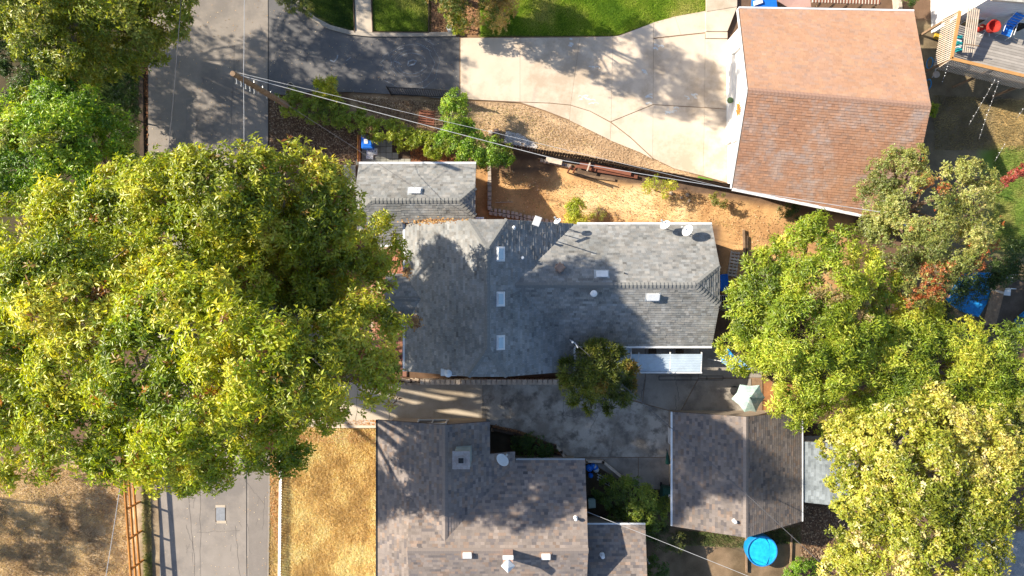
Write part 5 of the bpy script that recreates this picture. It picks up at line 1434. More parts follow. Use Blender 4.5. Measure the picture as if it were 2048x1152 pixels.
# pallets on the bank
def pallet(label, px, py, w, l, rz, m=None, nb=6, z=0, tilt=0):
    p = P(px, py, z); T = thing('pallet', label, 'pallet', (p.x, p.y, z)); T.rotation_euler = (tilt, 0, rz)
    for i in range(nb):
        s = MB(); k = rng.uniform(.7, 1.2); s.col = (k, k, k)
        s.box((0, -l / 2 + (i + .5) * l / nb, .13), (w, l / nb * .62, .022)); o = s.build('board', m or M['wood'], None); o.parent = T
    for i in range(3):
        s = MB(); s.box((-w / 2 + .05 + i * (w - .1) / 2, 0, .06), (.06, l, .11)); o = s.build('bearer', m or M['wood'], None); o.parent = T
    return T
pallet('red brown pallet lying on the bank under the cables', 854, 236, .95, .85, -.12, M['wood_red'])
pallet('upright leaning pallet right of the red brown pallet', 878, 242, .5, .95, .05, M['wood'])
pallet('narrow slatted pallet beside the right end of the grey roof', 1466, 528, .55, 1.5, -.15, M['wood_pale'], 8)
s = MB()
p = P(1487, 492); s.box((p.x, p.y, .1), (.12, 1.9, .1), .03); one(s, 'timber', M['wood'], 'long timber lying on the orange soil beside the bright tree', 'timber')
s = MB(); p = P(1493, 498); s.box((p.x, p.y, .08), (.09, 1.5, .08), -.04); one(s, 'timber', M['wood_dark'], 'dark short timber right beside the long timber on orange soil', 'timber')
for i, (px, py, sz, m, lab) in enumerate([(981, 266, .22, M['wood_pale'], 'pale slim box on the bank left of the white gravel'), (993, 264, .26, M['brown_box'], 'brown cube box on the bank left of the white gravel'), (995, 274, .2, M['dark_metal'], 'black crate in front of the brown cube box'), (985, 274, .22, M['wood'], 'small wooden crate on the bank beside the black crate')]):
    T = thing('crate', lab, 'crate', P(px, py))
    p = P(px, py); s = MB(); s.box((p.x, p.y, sz / 2), (sz, sz, sz), .1 * i)
    s.build('box_body', m, T); s = MB(); s.box((p.x, p.y, sz + .01), (sz * 1.06, sz * 1.06, .025), .1 * i); s.build('lid', m, T)

# dark wooden retaining fence under the cables
T = thing('board_fence', 'old dark vertical board fence along the bank under the cables', 'fence', P(1220, 330))
fp = [(985, 290), (1075, 306), (1160, 318), (1300, 346), (1460, 376)]
for (ax_, ay_), (bx_, by_) in zip(fp[:-1], fp[1:]):
    a = P(ax_, ay_); b = P(bx_, by_); L = (b - a).length; n = int(L / .15); ang = math.atan2(b.y - a.y, b.x - a.x)
    for i in range(n):
        p = a.lerp(b, (i + .5) / n); s = MB(); k = rng.uniform(.6, 1.5); s.col = (k, k, k)
        h = 1.15 + rng.uniform(-.06, .06); s.box((p.x, p.y, h / 2 - .05), (.135, .025, h), ang, rng.uniform(-.02, .02)); s.build('board', M['wood_dark'], T)
    s = MB(); nrm = Vector((math.sin(ang), -math.cos(ang), 0)) * .05
    s.beam(a + nrm + Vector((0, 0, .85)), b + nrm + Vector((0, 0, .85)), .05, .09); s.build('rail', M['wood_dark'], T)
def plank(label, a, b, w, h, z, m, name='plank'):
    s = MB(); k = rng.uniform(.8, 1.15); s.col = (k, k, k)
    A = P(*a, z); Bq = P(*b, z); s.beam(A, Bq, w, h); return one(s, name, m, label, 'plank')
plank('yellow tan board leaning against the dark fence left of the rusty gate', (1092, 318), (1124, 325), .30, .03, .4, M['wood_pale'])
plank('upper long red brown plank lying below the dark fence', (1160, 326), (1262, 348), .22, .05, .25, M['wood_red'])
plank('lower red brown plank in front of the upper one', (1178, 338), (1275, 354), .20, .05, .12, M['wood_red'])
plank('short red brown plank at the left end of the plank stack', (1152, 332), (1192, 340), .16, .05, .18, M['wood_red'])
plank('weathered plank lying in the fence shadow below the red planks', (1160, 350), (1230, 360), .14, .04, .04, M['wood'])
plank('tan post laid across the red planks', (1180, 325), (1174, 342), .08, .08, .4, M['wood_pale'])
T = thing('rusty_gate_frame', 'rusty brown gate posts standing in the middle of the dark fence', 'gate', P(1140, 330))
for x in (1135, 1146):
    p = P(x, 345); s = MB(); s.tube([p, P(x, 345, 0) + Vector((.03, .02, 1.7))], .05, 8); s.build('post', M['wood_red'], T)
s = MB(); s.beam(P(1135, 345) + Vector((0, 0, 1.3)), P(1146, 345) + Vector((0, 0, 1.3)), .05, .05); s.build('crossbar', M['wood_red'], T)
T = thing('block_row', 'row of small grey white blocks behind the leaning board', 'blocks', P(1110, 330))
for i in range(9):
    p = P(1083 + i * 7, 322 + i * 1.4); s = MB(); k = rng.uniform(.6, 1.1); s.col = (k, k, k); s.box((p.x, p.y, .1), (.17, .2, .2), -.2 + rng.uniform(-.1, .1)); s.build('block', M['stone'], T)
s = MB(); s.prism(PP([(1397, 352), (1426, 359), (1424, 365), (1394, 359)], .06), .05); one(s, 'turf_mat', M['green_mat'], 'green turf mat lying at the corner of the pale driveway', 'mat')
# rubble on the orange yard
for i, (px, py, sz, lab) in enumerate([(1342, 387, .24, 'grey rubble lump nearest the wispy shrub'), (1362, 396, .2, 'flat rubble piece at the left of the broken heap'), (1374, 390, .26, 'largest piece of the broken heap on the orange yard'), (1378, 402, .18, 'smallest pale piece at the foot of the broken heap')]):
    p = P(px, py); s = MB(); k = rng.uniform(.6, 1); s.col = (k, k, k * .95)
    s.lathe((p.x, p.y, 0), [(sz * .45, 0), (sz * .55, .06), (sz * .4, .13), (sz * .1, .17)], 6); one(s, 'rubble', M['stone'], lab, 'rubble')
plank('thin pale stick lying on the shaded orange soil beside the stone edging', (990, 405), (1026, 404), .035, .02, .03, M['wood_pale'], 'stick')

# stone edgings
T = thing('stone_edging', 'straight row of pale stones between the garage and the orange yard', 'stone wall', P(979, 375))
y = 333
while y < 421:
    l = rng.uniform(8, 12.5); p = P(979 + rng.uniform(-.5, .5), y + l / 2); s = MB(); k = rng.uniform(.8, 1.15); s.col = (k, k, k)
    s.box((p.x, p.y, .13), (.21 + rng.uniform(-.02, .03), (l - 1.2) / F, .30), rng.uniform(-.04, .04)); s.build('stone', M['stone'], T); y += l
T = thing('flagstone_wall', 'low curved wall of cream flagstones below the straight stone row', 'stone wall', P(1040, 435))
cl = [(978, 423), (1005, 427), (1030, 431), (1055, 438), (1080, 443), (1108, 449)]
for (x0, y0), (x1, y1) in zip(cl[:-1], cl[1:]):
    nseg = 3
    for i in range(nseg):
        for side in (-1, 1):
            t0 = (i + rng.uniform(-.12, .12)) / nseg; t1 = (i + 1 + rng.uniform(-.12, .12)) / nseg - .05
            def cc(t, o): return (x0 + (x1 - x0) * t, y0 + (y1 - y0) * t + o)
            e = rng.uniform(.0, 1.2)
            q = [cc(t0, side * .6), cc(t1, side * .6 + rng.uniform(-.3, .3)), cc(t1 - .04, side * (6.5 + e)), cc(t0 + .04, side * (6.2 + e))]
            s = MB(); k = rng.uniform(.85, 1.2); s.col = (k, k * .97, k * .95); s.prism([v + Vector((0, 0, .22 + rng.uniform(-.01, .02))) for v in PP(q)], .3); s.build('stone', M['stone'], T)
# block retaining wall under the lower eave
T = thing('block_retaining_wall', 'retaining wall of tan blocks along the lower eave of the grey house', 'retaining wall', P(985, 762))
s = MB(); s.prism(PP([(812, 757), (1140, 757), (1140, 768), (812, 768)], .12), .3); s.build('footing', M['wood_dark'], T)
for row in range(2):
    for i in range(30 - row):
        z = .62 - row * .25; x = 845 + i * 10.2 + row * 5; yy = 759
        p = P(x, 763.5, .5); w = .25
        s = MB(); k = rng.uniform(.85, 1.15); s.col = (k, k, k)
        front = [(p.x - w / 2, p.y + .14), (p.x - w / 2, p.y - .08), (p.x - w * .3, p.y - .16 + row * -.02), (p.x + w * .3, p.y - .16 - row * .02), (p.x + w / 2, p.y - .08), (p.x + w / 2, p.y + .14)]
        s.prism([Vector((a_, b_, z)) for a_, b_ in front], .235); s.build('block', M['block'], T)
T = thing('stacked_stones', 'loose flat stones at the left end of the tan block wall', 'stones', P(825, 762))
for i in range(16):
    p = P(808 + (i % 8) * 5.2 + rng.uniform(-1, 1), 759 + (i // 8) * 8 + rng.uniform(-1, 1)); s = MB(); k = rng.uniform(.6, 1.05); s.col = (k, k * .95, k * .9)
    s.box((p.x, p.y, .14 + (i % 3) * .05), (.2 + rng.uniform(-.04, .05), .16, .12), rng.uniform(-.3, .3), rng.uniform(-.1, .1)); s.build('stone', M['block'], T)
s = MB(); s.tube([P(762, 672, .05), P(780, 680, .06), P(795, 700, .06), P(806, 730, .06)], .02, 6); one(s, 'garden_hose', M['dark_metal'], 'black garden hose curving over the red pavers', 'hose')

# bins
def cart(label, px, py, body_m, lid_m, rz, z=1.05, w=.62, l=.74, plate=None):
    p = P(px, py, z); T = thing('wheeled_bin', label, 'bin', (p.x, p.y, 0)); T.rotation_euler = (0, 0, rz)
    def bd(s, nm, m):
        o = s.build(nm, m, None); o.parent = T; return o
    s = MB(); a = [(-w * .40, -l * .40), (w * .40, -l * .40), (w * .40, l * .40), (-w * .40, l * .40)]; b = [(x * 1.2, y * 1.2) for x, y in a]
    s.add([(x, y, .06) for x, y in a] + [(x, y, z - .08) for x, y in b], [(3, 2, 1, 0), (4, 5, 6, 7)] + [(k, (k + 1) % 4, 4 + (k + 1) % 4, 4 + k) for k in range(4)]); bd(s, 'body', body_m)
    s = MB(); s.prism([(-w * .5, -l * .5, z - .03), (w * .5, -l * .5, z - .03), (w * .5, l * .5, z - .03), (-w * .5, l * .5, z - .03)], .05)
    s.prism([(-w * .43, -l * .42, z + .01), (w * .43, -l * .42, z + .01), (w * .40, l * .40, z + .03), (-w * .40, l * .40, z + .03)], .05)
    for yy in (-.3, .3): s.box((0, yy * l, z + .03), (w * .7, .03, .02))
    bd(s, 'lid', lid_m)
    s = MB(); s.tube([(-w * .35, l * .56, z - .08), (w * .35, l * .56, z - .08)], .018, 6); bd(s, 'handle', lid_m)
    for sx_ in (-1, 1):
        s = MB(); s.tube([(sx_ * w * .42 - .03, l * .42, .12), (sx_ * w * .42 + .03, l * .42, .12)], .12, 14); bd(s, 'wheel', M['dark_metal'])
    if plate:
        s = MB(); s.box((plate[0] * w, plate[1] * l, z + .045), (w * .34, l * .34, .008)); lb = bd(s, 'lid_label', M['paper'])
        s = MB()
        for k in range(3): s.box((plate[0] * w, plate[1] * l - .06 + k * .05, z + .051), (w * .24 - (k % 2) * .04, .014, .004))
        o = s.build('print', M['ink'], None); o.parent = lb
    return T
cart('blue recycling bin with a white label on its lid beside the orange screen', 733, 283, M['blue_bin'], M['blue_bin'], .03, plate=(-.05, .0))
cart('dark green bin with a white label against the left wall of the brown garage', 1336, 990, M['green_bin'], M['green_bin'], -.15, plate=(.2, -.1))
cart('small pale green lidded bin against the brown house wall', 1184, 1008, M['green_bin'], M['pale_bin'], .08, .8, .42, .5)
p = P(743, 306)
T = thing('packaging_box', 'white printed box and bag lying on the grey pavers under the blue bin', 'box', P(743, 306))
s = MB(); s.box((p.x + .05, p.y + .05, .10), (.62, .36, .16), .05); s.build('carton', M['paper'], T)
s = MB(); s.box((p.x - .08, p.y - .22, .07), (.40, .28, .12), -.1); f = s.build('bag', M['paper'], T)
s = MB()
for bx_, by_, w_, h_ in ((-.16, .10, .08, .09), (-.02, .10, .05, .04), (.10, .12, .07, .05), (.2, .02, .05, .09), (-.1, -.01, .05, .03), (.05, .0, .06, .03)): s.box((p.x + .05 + bx_, p.y + .05 + by_, .183), (w_, h_, .004), .05)
s.build('print', M['ink'], T)
T = thing('wooden_screen', 'orange brown wooden board screen left of the blue bin', 'screen', P(716, 305))
for i in range(8):
    pz = P(721, 276 + i * 6.6); s = MB(); k = rng.uniform(.85, 1.15); s.col = (k, k, k); s.box((pz.x - .02, pz.y, .32), (.22, .185, .03), 0, .9); s.box((pz.x - .06, pz.y, .2), (.03, .185, .45)); s.build('board', M['wood_orange'], T)
s = MB(); a = P(721, 272); b = P(721, 327); s.beam((a.x + .03, a.y, .42), (b.x + .03, b.y, .42), .05, .05); s.build('rail', M['wood_red'], T)

# patio cover
T = thing('patio_awning', 'long pale blue white corrugated patio cover below the grey wing', 'patio cover', P(1330, 728))
Aw = P(1213, 708, 2.3); Bw = P(1405, 744, 2.3)
npan = 3
for i in range(npan):
    s = MB(); x0 = Aw.x + (Bw.x - Aw.x) * i / npan; x1 = Aw.x + (Bw.x - Aw.x) * (i + 1) / npan - .02
    nr = 14; rows = []
    for k in range(nr + 1):
        t = k / nr; y = Aw.y + (Bw.y - Aw.y) * t; z = 2.34 - .16 * t + (.003 if k % 2 else -.003); rows.append((y, z))
    v = [(x0, y, z) for y, z in rows] + [(x1, y, z) for y, z in rows]; v += [(a_, b_, c_ - .012) for a_, b_, c_ in v]
    n_ = nr + 1; f = [(k + 1, k, n_ + k, n_ + k + 1) for k in range(nr)] + [(2 * n_ + k, 2 * n_ + k + 1, 3 * n_ + k + 1, 3 * n_ + k) for k in range(nr)]
    s.add(v, f); s.build('roof_panel', M['awning'], T)
s = MB(); s.beam((Aw.x, Bw.y - .05, 2.16), (Bw.x, Bw.y - .05, 2.16), .07, .12); s.build('gutter', M['white_metal'], T)
for i in range(4):
    x = Aw.x + .05 + (Bw.x - Aw.x - .1) * i / 3
    s = MB(); s.beam((x, Aw.y + .1, 2.30), (x, Bw.y - .1, 2.12), .05, .10); s.build('rafter', M['white'], T)
    if i: s = MB(); s.box((x, Bw.y + .05, 1.05), (.09, .09, 2.1)); s.build('post', M['white'], T)
s = MB(); s.prism([P(1215, 694, 2.4), P(1262, 694, 2.4), P(1262, 706, 2.36), P(1215, 706, 2.36)], .03); s.build('roof_panel', M['awning'], T)
s = MB(); s.beam(P(1262, 693, 2.42), P(1262, 745, 2.34), .05, .06); s.build('edge_strip', M['white_metal'], T)
# ladder-like frame put in to cast the ladder shadow on the patio
T = thing('shadow_casting_frame', 'thin ladder-like frame added to cast a shadow on the patio below the long patio cover', 'added frame', P(1380, 758))
s = MB(); q = [P(1318, 752, .95), P(1446, 752, .95), P(1446, 760, .55), P(1318, 760, .55)]
for a, b in zip(q, q[1:] + q[:1]): s.tube([a, b], .018, 6)
for x in (1350, 1382, 1414): s.tube([P(x, 752, .95), P(x, 760, .55)], .016, 6)
s.build('frame', M['dark_metal'], T)
s = MB()
for x in (1318, 1446): s.tube([P(x, 752, .95), P(x, 757, 0)], .018, 6)
s.build('leg', M['dark_metal'], T)
for i, (x, lab) in enumerate(((1302, 'left dark patio chair in the shade under the grey wing eave'), (1356, 'right dark patio chair in the shade under the grey wing eave'))):
    p = P(x, 700); T = thing('patio_chair', lab, 'chair', (p.x, p.y, 0))
    s = MB(); s.box((p.x, p.y, .42), (.46, .44, .04)); s.build('seat', M['wood_dark'], T)
    s = MB(); s.box((p.x, p.y + .22, .68), (.46, .04, .5), 0, 0, -.15); s.build('backrest', M['wood_dark'], T)
    for a_ in (-.2, .2):
        for b_ in (-.18, .18): s = MB(); s.tube([(p.x + a_, p.y + b_, 0), (p.x + a_, p.y + b_, .42)], .02, 6); s.build('leg', M['dark_metal'], T)

# umbrellas
c = P(1499, 795, 2.5); T = thing('patio_umbrella', 'open pale teal patio umbrella at the upper edge of the brown garage', 'umbrella', (c.x, c.y, 0))
rim = [P(1480, 769, 2.05), P(1519, 770, 2.1), P(1530, 795, 2.0), P(1512, 824, 2.0), P(1489, 824, 2.05), P(1463, 798, 2.0)]
for i in range(6):
    s = MB(); a, b = rim[i], rim[(i + 1) % 6]; m_ = (a + b) / 2 + (c - (a + b) / 2) * .09 + Vector((0, 0, .03)); k = (1, .84, .96, .8, 1.05, .9)[i]; s.col = (k, k, k)
    v = [c + Vector((0, 0, .12)), a, m_, b]; v += [p_ - Vector((0, 0, .008)) for p_ in v]
    s.add(v, [(0, 1, 2), (0, 2, 3), (4, 6, 5), (4, 7, 6), (1, 5, 6, 2), (2, 6, 7, 3)]); s.build('canopy_panel', M['teal_cloth'], T)
s = MB(); s.tube([(c.x, c.y, 0), (c.x, c.y, 2.7)], .025, 8); s.lathe((c.x, c.y, 0), [(.28, 0), (.28, .06), (.05, .1)], 14); s.lathe((c.x, c.y, 2.62), [(.05, 0), (.05, .05), (.02, .12)], 8); s.build('pole', M['dark_metal'], T)
for p_ in rim: s = MB(); s.tube([c + Vector((0, 0, .06)), p_ - Vector((0, 0, .02))], .01, 5); s.build('rib', M['metal'], T)
c = P(1336, 913); T = thing('closed_umbrella', 'dark folded umbrella leaning at the garage wall over the driveway', 'umbrella', (c.x, c.y, 0))
s = MB(); s.tube([P(1336, 925, .9), P(1334, 900, 1.6)], [.16, .015], 8); s.build('folded_canopy', M['green_bin'], T)
s = MB(); s.tube([P(1339, 928, .05), P(1333, 898, 1.75)], .018, 6); s.build('pole', M['dark_metal'], T)

# blue canopy, chairs etc right of the grey wing
c = P(1470, 720, 2.1); T = thing('blue_canopy', 'torn blue canopy half hidden under the bright tree', 'canopy', (c.x, c.y, 0))
s = MB(); q = [P(1437, 699, 2.1), P(1456, 697, 2.2), P(1468, 712, 2.3), P(1441, 722, 2.1)]; s.prism(q, .02); s.build('cloth', M['blue_tarp'], T)
s = MB(); q = [P(1441, 723, 2.1), P(1475, 713, 2.35), P(1506, 742, 2.1), P(1468, 741, 2.0)]; s.prism(q, .02); s.build('cloth', surf('faded_blue_cloth', (.45, .62, .75), (.1, .34, .66), 6, .7), T)
s = MB(); s.tube([P(1440, 723, 2.12), P(1476, 712, 2.38)], .02, 6); s.tube([P(1475, 712, 2.38), P(1508, 744, 2.1)], .02, 6); s.tube([P(1441, 722, 2.1), P(1441, 722, 2.1) - Vector((.1, .1, 2.1))], .02, 6); s.tube([P(1506, 742, 2.1), P(1506, 742, 2.1) - Vector((0, 0, 2.1))], .02, 6); s.build('frame', M['white_metal'], T)
c = P(1443, 567, 0); T = thing('wheelbarrow', 'bright blue tub beside the right end of the grey roof', 'tub', (c.x, c.y, 0))
s = MB(); q = [(c.x - .22, c.y + .5), (c.x + .16, c.y + .52), (c.x + .20, c.y + .1), (c.x + .08, c.y - .42), (c.x - .22, c.y - .42)]
s.prism([Vector((a_, b_, .55)) for a_, b_ in q], .5); s.build('tub_body', M['blue_bin'], T)
s = MB()
for i in range(5): s.beam((q[i][0], q[i][1], .565), (q[(i + 1) % 5][0], q[(i + 1) % 5][1], .565), .05, .04)
s.build('rim', M['blue_bin'], T)
c = P(1452, 597, .4); T = thing('metal_rack', 'small white ladder like rack on the ground beside the grey roof end', 'rack', (c.x, c.y, 0))
s = MB()
for yy in (-.17, .17): s.tube([(c.x - .42, c.y + yy, .42), (c.x + .42, c.y + yy + .03, .42)], .016, 6)
s.build('side_rail', M['white_metal'], T)
for i in range(8): s = MB(); x = c.x - .38 + i * .108; s.tube([(x, c.y - .17, .42), (x + .02, c.y + .18, .42)], .012, 6); s.build('rung', M['white_metal'], T)
s = MB(); s.box((c.x, c.y, .2), (.8, .3, .03));
for a_ in (-.38, .38):
    for b_ in (-.15, .15): s.tube([(c.x + a_, c.y + b_, 0), (c.x + a_, c.y + b_, .42)], .014, 6)
s.build('shelf', M['dark_metal'], T)
c = P(1452, 614, .3); s = MB()
for i, (dx, dy, r_, h_) in enumerate([(-.3, 0, .2, .3), (-.05, -.02, .22, .35), (.2, .08, .18, .3), (.38, .14, .14, .36), (.1, -.15, .16, .25)]):
    s.lathe((c.x + dx, c.y + dy, 0), [(r_, 0), (r_ * 1.1, h_ * .5), (r_ * .7, h_), (r_ * .2, h_ * 1.12)], 9)
one(s, 'driftwood', surf('grey_driftwood', (.30, .27, .22), (.16, .14, .11), 9, .9, .6, 20), 'gnarled grey driftwood piece beside the white rack', 'driftwood')
c = P(1477, 588, .5); s = MB(); s.lathe((c.x, c.y, 0), [(.14, 0), (.2, .3), (.2, .45), (.16, .5)], 14); one(s, 'garden_pot', surf('glazed_teal_pot', (.22, .40, .38), None, 3, .4), 'glazed teal pot under the bright tree beside the driftwood', 'pot')

# things by the brown house
c = P(1186, 944, .4); T = thing('hose_pile', 'blue plastic sheet bundle heaped against the brown house wall', 'bundle', (c.x, c.y, 0))
for i in range(7):
    s = MB(); a_ = rng.uniform(0, 6.28); x = c.x + .22 * math.cos(a_); y = c.y + .3 * math.sin(a_); rr = rng.uniform(.12, .2)
    s.lathe((x, y, .0), [(rr, 0), (rr * 1.15, .2), (rr * .8, .38), (.03, .46)], 7); s.build('fold', M['blue_bin'] if i % 3 else M['awning'], T)
c = P(1210, 958, .5); T = thing('walking_frame', 'folded grey tubular frame lying right of the blue bundle', 'frame', (c.x, c.y, 0))
for k in range(3): s = MB(); o_ = k * .16; s.tube([(c.x - .45, c.y + .28 - o_, .45), (c.x + .1, c.y + .02 - o_, .5), (c.x + .42, c.y - .2 - o_, .3)], .018, 6); s.build('tube', M['metal'], T)
for k in range(4): s = MB(); x = c.x - .35 + k * .2; s.tube([(x, c.y + .25 - k * .1, .46), (x - .05, c.y - .1 - k * .1, .44)], .014, 6); s.build('rung', M['metal'], T)
for lab, pts in (('pale timber planter edge turning the corner by the dark planter bush', [(1110, 890), (1122, 902), (1133, 920)]), ('pale timber planter edge slanting from the brown house to the garage', [(1172, 922), (1205, 922), (1257, 965)]), ('dark timber edging along the rusty leaves by the lower driveway', [(985, 858), (1030, 868), (1080, 884), (1110, 892)])):
    T = thing('planter_edging', lab, 'edging', P(*pts[1]))
    for a, b in zip(pts[:-1], pts[1:]):
        s = MB(); k = rng.uniform(.9, 1.1); s.col = (k, k, k); s.beam(P(*a, .2), P(*b, .2), .14, .28); s.build('board', M['wood_dark'] if 'dark timber' in lab else M['wood_pale'], T)
    for a in pts: s = MB(); p = P(*a); s.box((p.x, p.y, .16), (.16, .16, .36)); s.build('post', M['wood'], T)
plank('long bleached board lying in the gap above the brown roof extension', (1176, 1040), (1225, 1045), .10, .04, .1, M['wood'])
s = MB(); p = P(1208, 1033); s.lathe((p.x, p.y, 0), [(.12, 0), (.16, .25), (.13, .3)], 12); one(s, 'flower_pot', M['dark_metal'], 'black flower pot beside the pale green bin', 'pot')
s = MB(); p = P(1294, 1118); s.box((p.x, p.y, .2), (.07, .30, .4), .5); one(s, 'garden_sign', M['white'], 'small white stake beside the brown roof extension', 'stake')

# pool
c = P(1524, 1102, .7); T = thing('paddling_pool', 'small round blue pool on the ground below the brown garage', 'pool', (c.x, c.y, 0))
R_ = .86
s = MB(); s.lathe((c.x, c.y, 0), [(R_ * .97, 0), (R_ * 1.02, .35), (R_, .72)], 36, cap=False); s.lathe((c.x, c.y, 0), [(R_ * .95, .72), (R_ * .93, .2)], 36, cap=False); s.build('wall', M['pool_wall'], T)
s = MB()
ring = [(c.x + R_ * .985 * math.cos(a), c.y + R_ * .985 * math.sin(a), .73) for a in [2 * math.pi * k / 36 for k in range(37)]]
s.tube(ring, .045, 8); s.build('top_ring', M['blue_tarp'], T)
s = MB(); vs_ = [(c.x, c.y, .69)]; NR = 7; NA = 48
for i in range(1, NR + 1):
    for k in range(NA):
        a = 2 * math.pi * k / NA; rr = R_ * .95 * i / NR; vs_.append((c.x + rr * math.cos(a), c.y + rr * math.sin(a), 0.69 + .010 * math.sin(rr * 5 + 2 * math.cos(a) * rr) * rr))
fs_ = [(0, 1 + k, 1 + (k + 1) % NA) for k in range(NA)]
for i in range(NR - 1):
    for k in range(NA): fs_.append((1 + i * NA + k, 1 + (i + 1) * NA + k, 1 + (i + 1) * NA + (k + 1) % NA, 1 + i * NA + (k + 1) % NA))
s.add(vs_, fs_); s.build('water', M['water'], T, smooth=True)
s = MB(); s.tube([(c.x + .1, c.y + R_ * .98, .75), (c.x + .42, c.y + .4, .68), (c.x + .45, c.y - .3, .67), (c.x + .2, c.y - R_ * .96, .75)], .018, 6); s.build('hose', M['pool_wall'], T)
for lab, pts in (('timber border left of the round pool', [(1492, 1075), (1493, 1145)]), ('timber border right of the round pool', [(1583, 1068), (1580, 1150)])):
    s = MB(); s.beam(P(*pts[0], .08), P(*pts[1], .08), .09, .12); one(s, 'garden_border', M['wood'], lab, 'border')

# blue covered pool and walkway at the right edge
c = P(1940, 610); T = thing('covered_pool', 'blue tarpaulin cover sagging beside a plank walkway among the trees', 'pool cover', (c.x, c.y, 0))
s = MB(); s.prism(PP([(1935, 545), (1985, 545), (1978, 600), (1958, 634), (1925, 620), (1900, 600)], .5), .45); s.build('cover', M['blue_tarp'], T)
for i in range(3):
    s = MB(); k = rng.uniform(.8, 1.1); s.col = (k, k, k); x = 1988 + i * 8.5; s.beam(P(x + 6, 556, .62), P(x - 18, 650, .62), .24, .05); s.build('board', M['wood_red'] if False else M['wood'], T)
s = MB(); s.beam(P(1980, 578, .66), P(2008, 586, .66), .12, .04); s.build('crossbar', M['wood_pale'], T)
for i, (px, py, lab) in enumerate(((2018, 556, 'white plastic chair furthest from the plank walkway foot'), (2014, 584, 'white plastic chair nearest the middle of the plank walkway'))):
    p = P(px, py, .45); T = thing('plastic_chair', lab, 'chair', (p.x, p.y, 0)); 
    s = MB(); s.box((p.x, p.y, .44), (.42, .40, .04), -.1); s.build('seat', M['white'], T)
    s = MB(); s.box((p.x + .02, p.y + .2, .66), (.42, .04, .44), -.1); s.build('backrest', M['white'], T)
    for a_ in (-.17, .17):
        for b_ in (-.16, .16): s = MB(); s.tube([(p.x + a_, p.y + b_, 0), (p.x + a_, p.y + b_, .43)], .022, 6); s.build('leg', M['white'], T)
s = MB(); s.prism(PP([(2035, 640), (2080, 600), (2080, 680), (2038, 665)], .3), .28); one(s, 'tarpaulin', M['blue_tarp'], 'blue tarpaulin corner at the right edge below the white chairs', 'tarpaulin')

# far top-right house, deck and furniture
T = thing('pale_siding_house', 'pale grey sided house at the top right corner behind the raised deck', 'house', (28, 18, 0))
hy = 16.0
s = MB(); s.prism([Vector((24.6, 14.95, 5.0)), Vector((24.4, 24, 5.0)), Vector((44, 24, 5.0)), Vector((44, 13.4, 5.0))], 5.1); s.build('wall', M['siding'], T)
def wallpt(t, z): # along the front wall
    return Vector((24.6 + t * 19.4, 14.95 - t * 1.55, z))
nrm = Vector((-1.55, -19.4, 0)).normalized()
for i in range(22):
    z = .3 + i * .215; s = MB(); s.beam(wallpt(0, z) + nrm * .012, wallpt(1, z) + nrm * .012, .05, .195); s.build('siding_board', M['siding'], T)
for t_, w_ in ((.03, .9), (.16, 1.0)):
    s = MB(); a = wallpt(t_, 1.9) + nrm * .04; b = wallpt(t_ + w_ / 19.4, 1.9) + nrm * .04; s.beam(a, b, .10, 1.25); f = s.build('window', M['white'], T)
    s = MB(); s.beam(a.lerp(b, .06) + nrm * .03, a.lerp(b, .94) + nrm * .03, .08, 1.1); s.build('pane', M['glass'], f)
s = MB(); a = wallpt(.22, 3.5) + nrm * .05; b = wallpt(.32, 3.5) + nrm * .05; s.beam(a, b, .08, 2.1); f = s.build('sliding_door', M['white'], T)
s = MB(); s.beam(a.lerp(b, .05) + nrm * .03, a.lerp(b, .95) + nrm * .03, .07, 1.95); s.build('pane', M['glass'], f)
HR = [P(1893, -8, 5.2), P(2070, 14, 5.2), Vector((44, 13.0, 5.2)), Vector((44, 24, 7.8)), Vector((24.0, 24, 7.8))]
pl = [Vector((24.55, 14.72, 5.12)), Vector((44, 13.12, 5.12)), Vector((44, 22.4, 7.8)), Vector((24.0, 24.2, 7.8))]
rf = deck(T, [pl], M['wood_pale'])
s = MB(); shingle_plane(s, pl, tone=lambda k: (k * .95, k * 1.6, k * 2.2), jit=.08); s.build('shingle', M['shingle_orange'], rf, kind='stuff')
# deck
DZ = 2.45; RZ = 3.42
T = thing('raised_deck', 'raised grey deck with slatted railings at the top right corner', 'deck', (26, 13, 0))
c0 = P(1903, 117, RZ); c1 = P(1920, 22, RZ); c2 = P(2075, 158, RZ)
u1 = (c1 - c0).normalized(); u2 = (c2 - c0).normalized()
nb = 15
for i in range(nb):
    w_ = .155; o_ = u1 * (.06 + i * w_) ; a = c0 + o_; b = c0 + o_ + (c2 - c0); a.z = b.z = DZ - .02
    s = MB(); k = rng.uniform(.88, 1.12); s.col = (k, k, k); s.beam(a + u1 * .07, b + u1 * .07, w_ - .012, .04); s.build('deck_board', M['deckboard'], T)
s = MB(); s.beam(Vector((c0.x, c0.y, DZ - .12)), Vector((c1.x, c1.y, DZ - .12)), .06, .2); s.beam(Vector((c0.x, c0.y, DZ - .12)), Vector((c2.x, c2.y, DZ - .12)), .06, .2); s.build('rim_joist', M['wood_dark'], T)
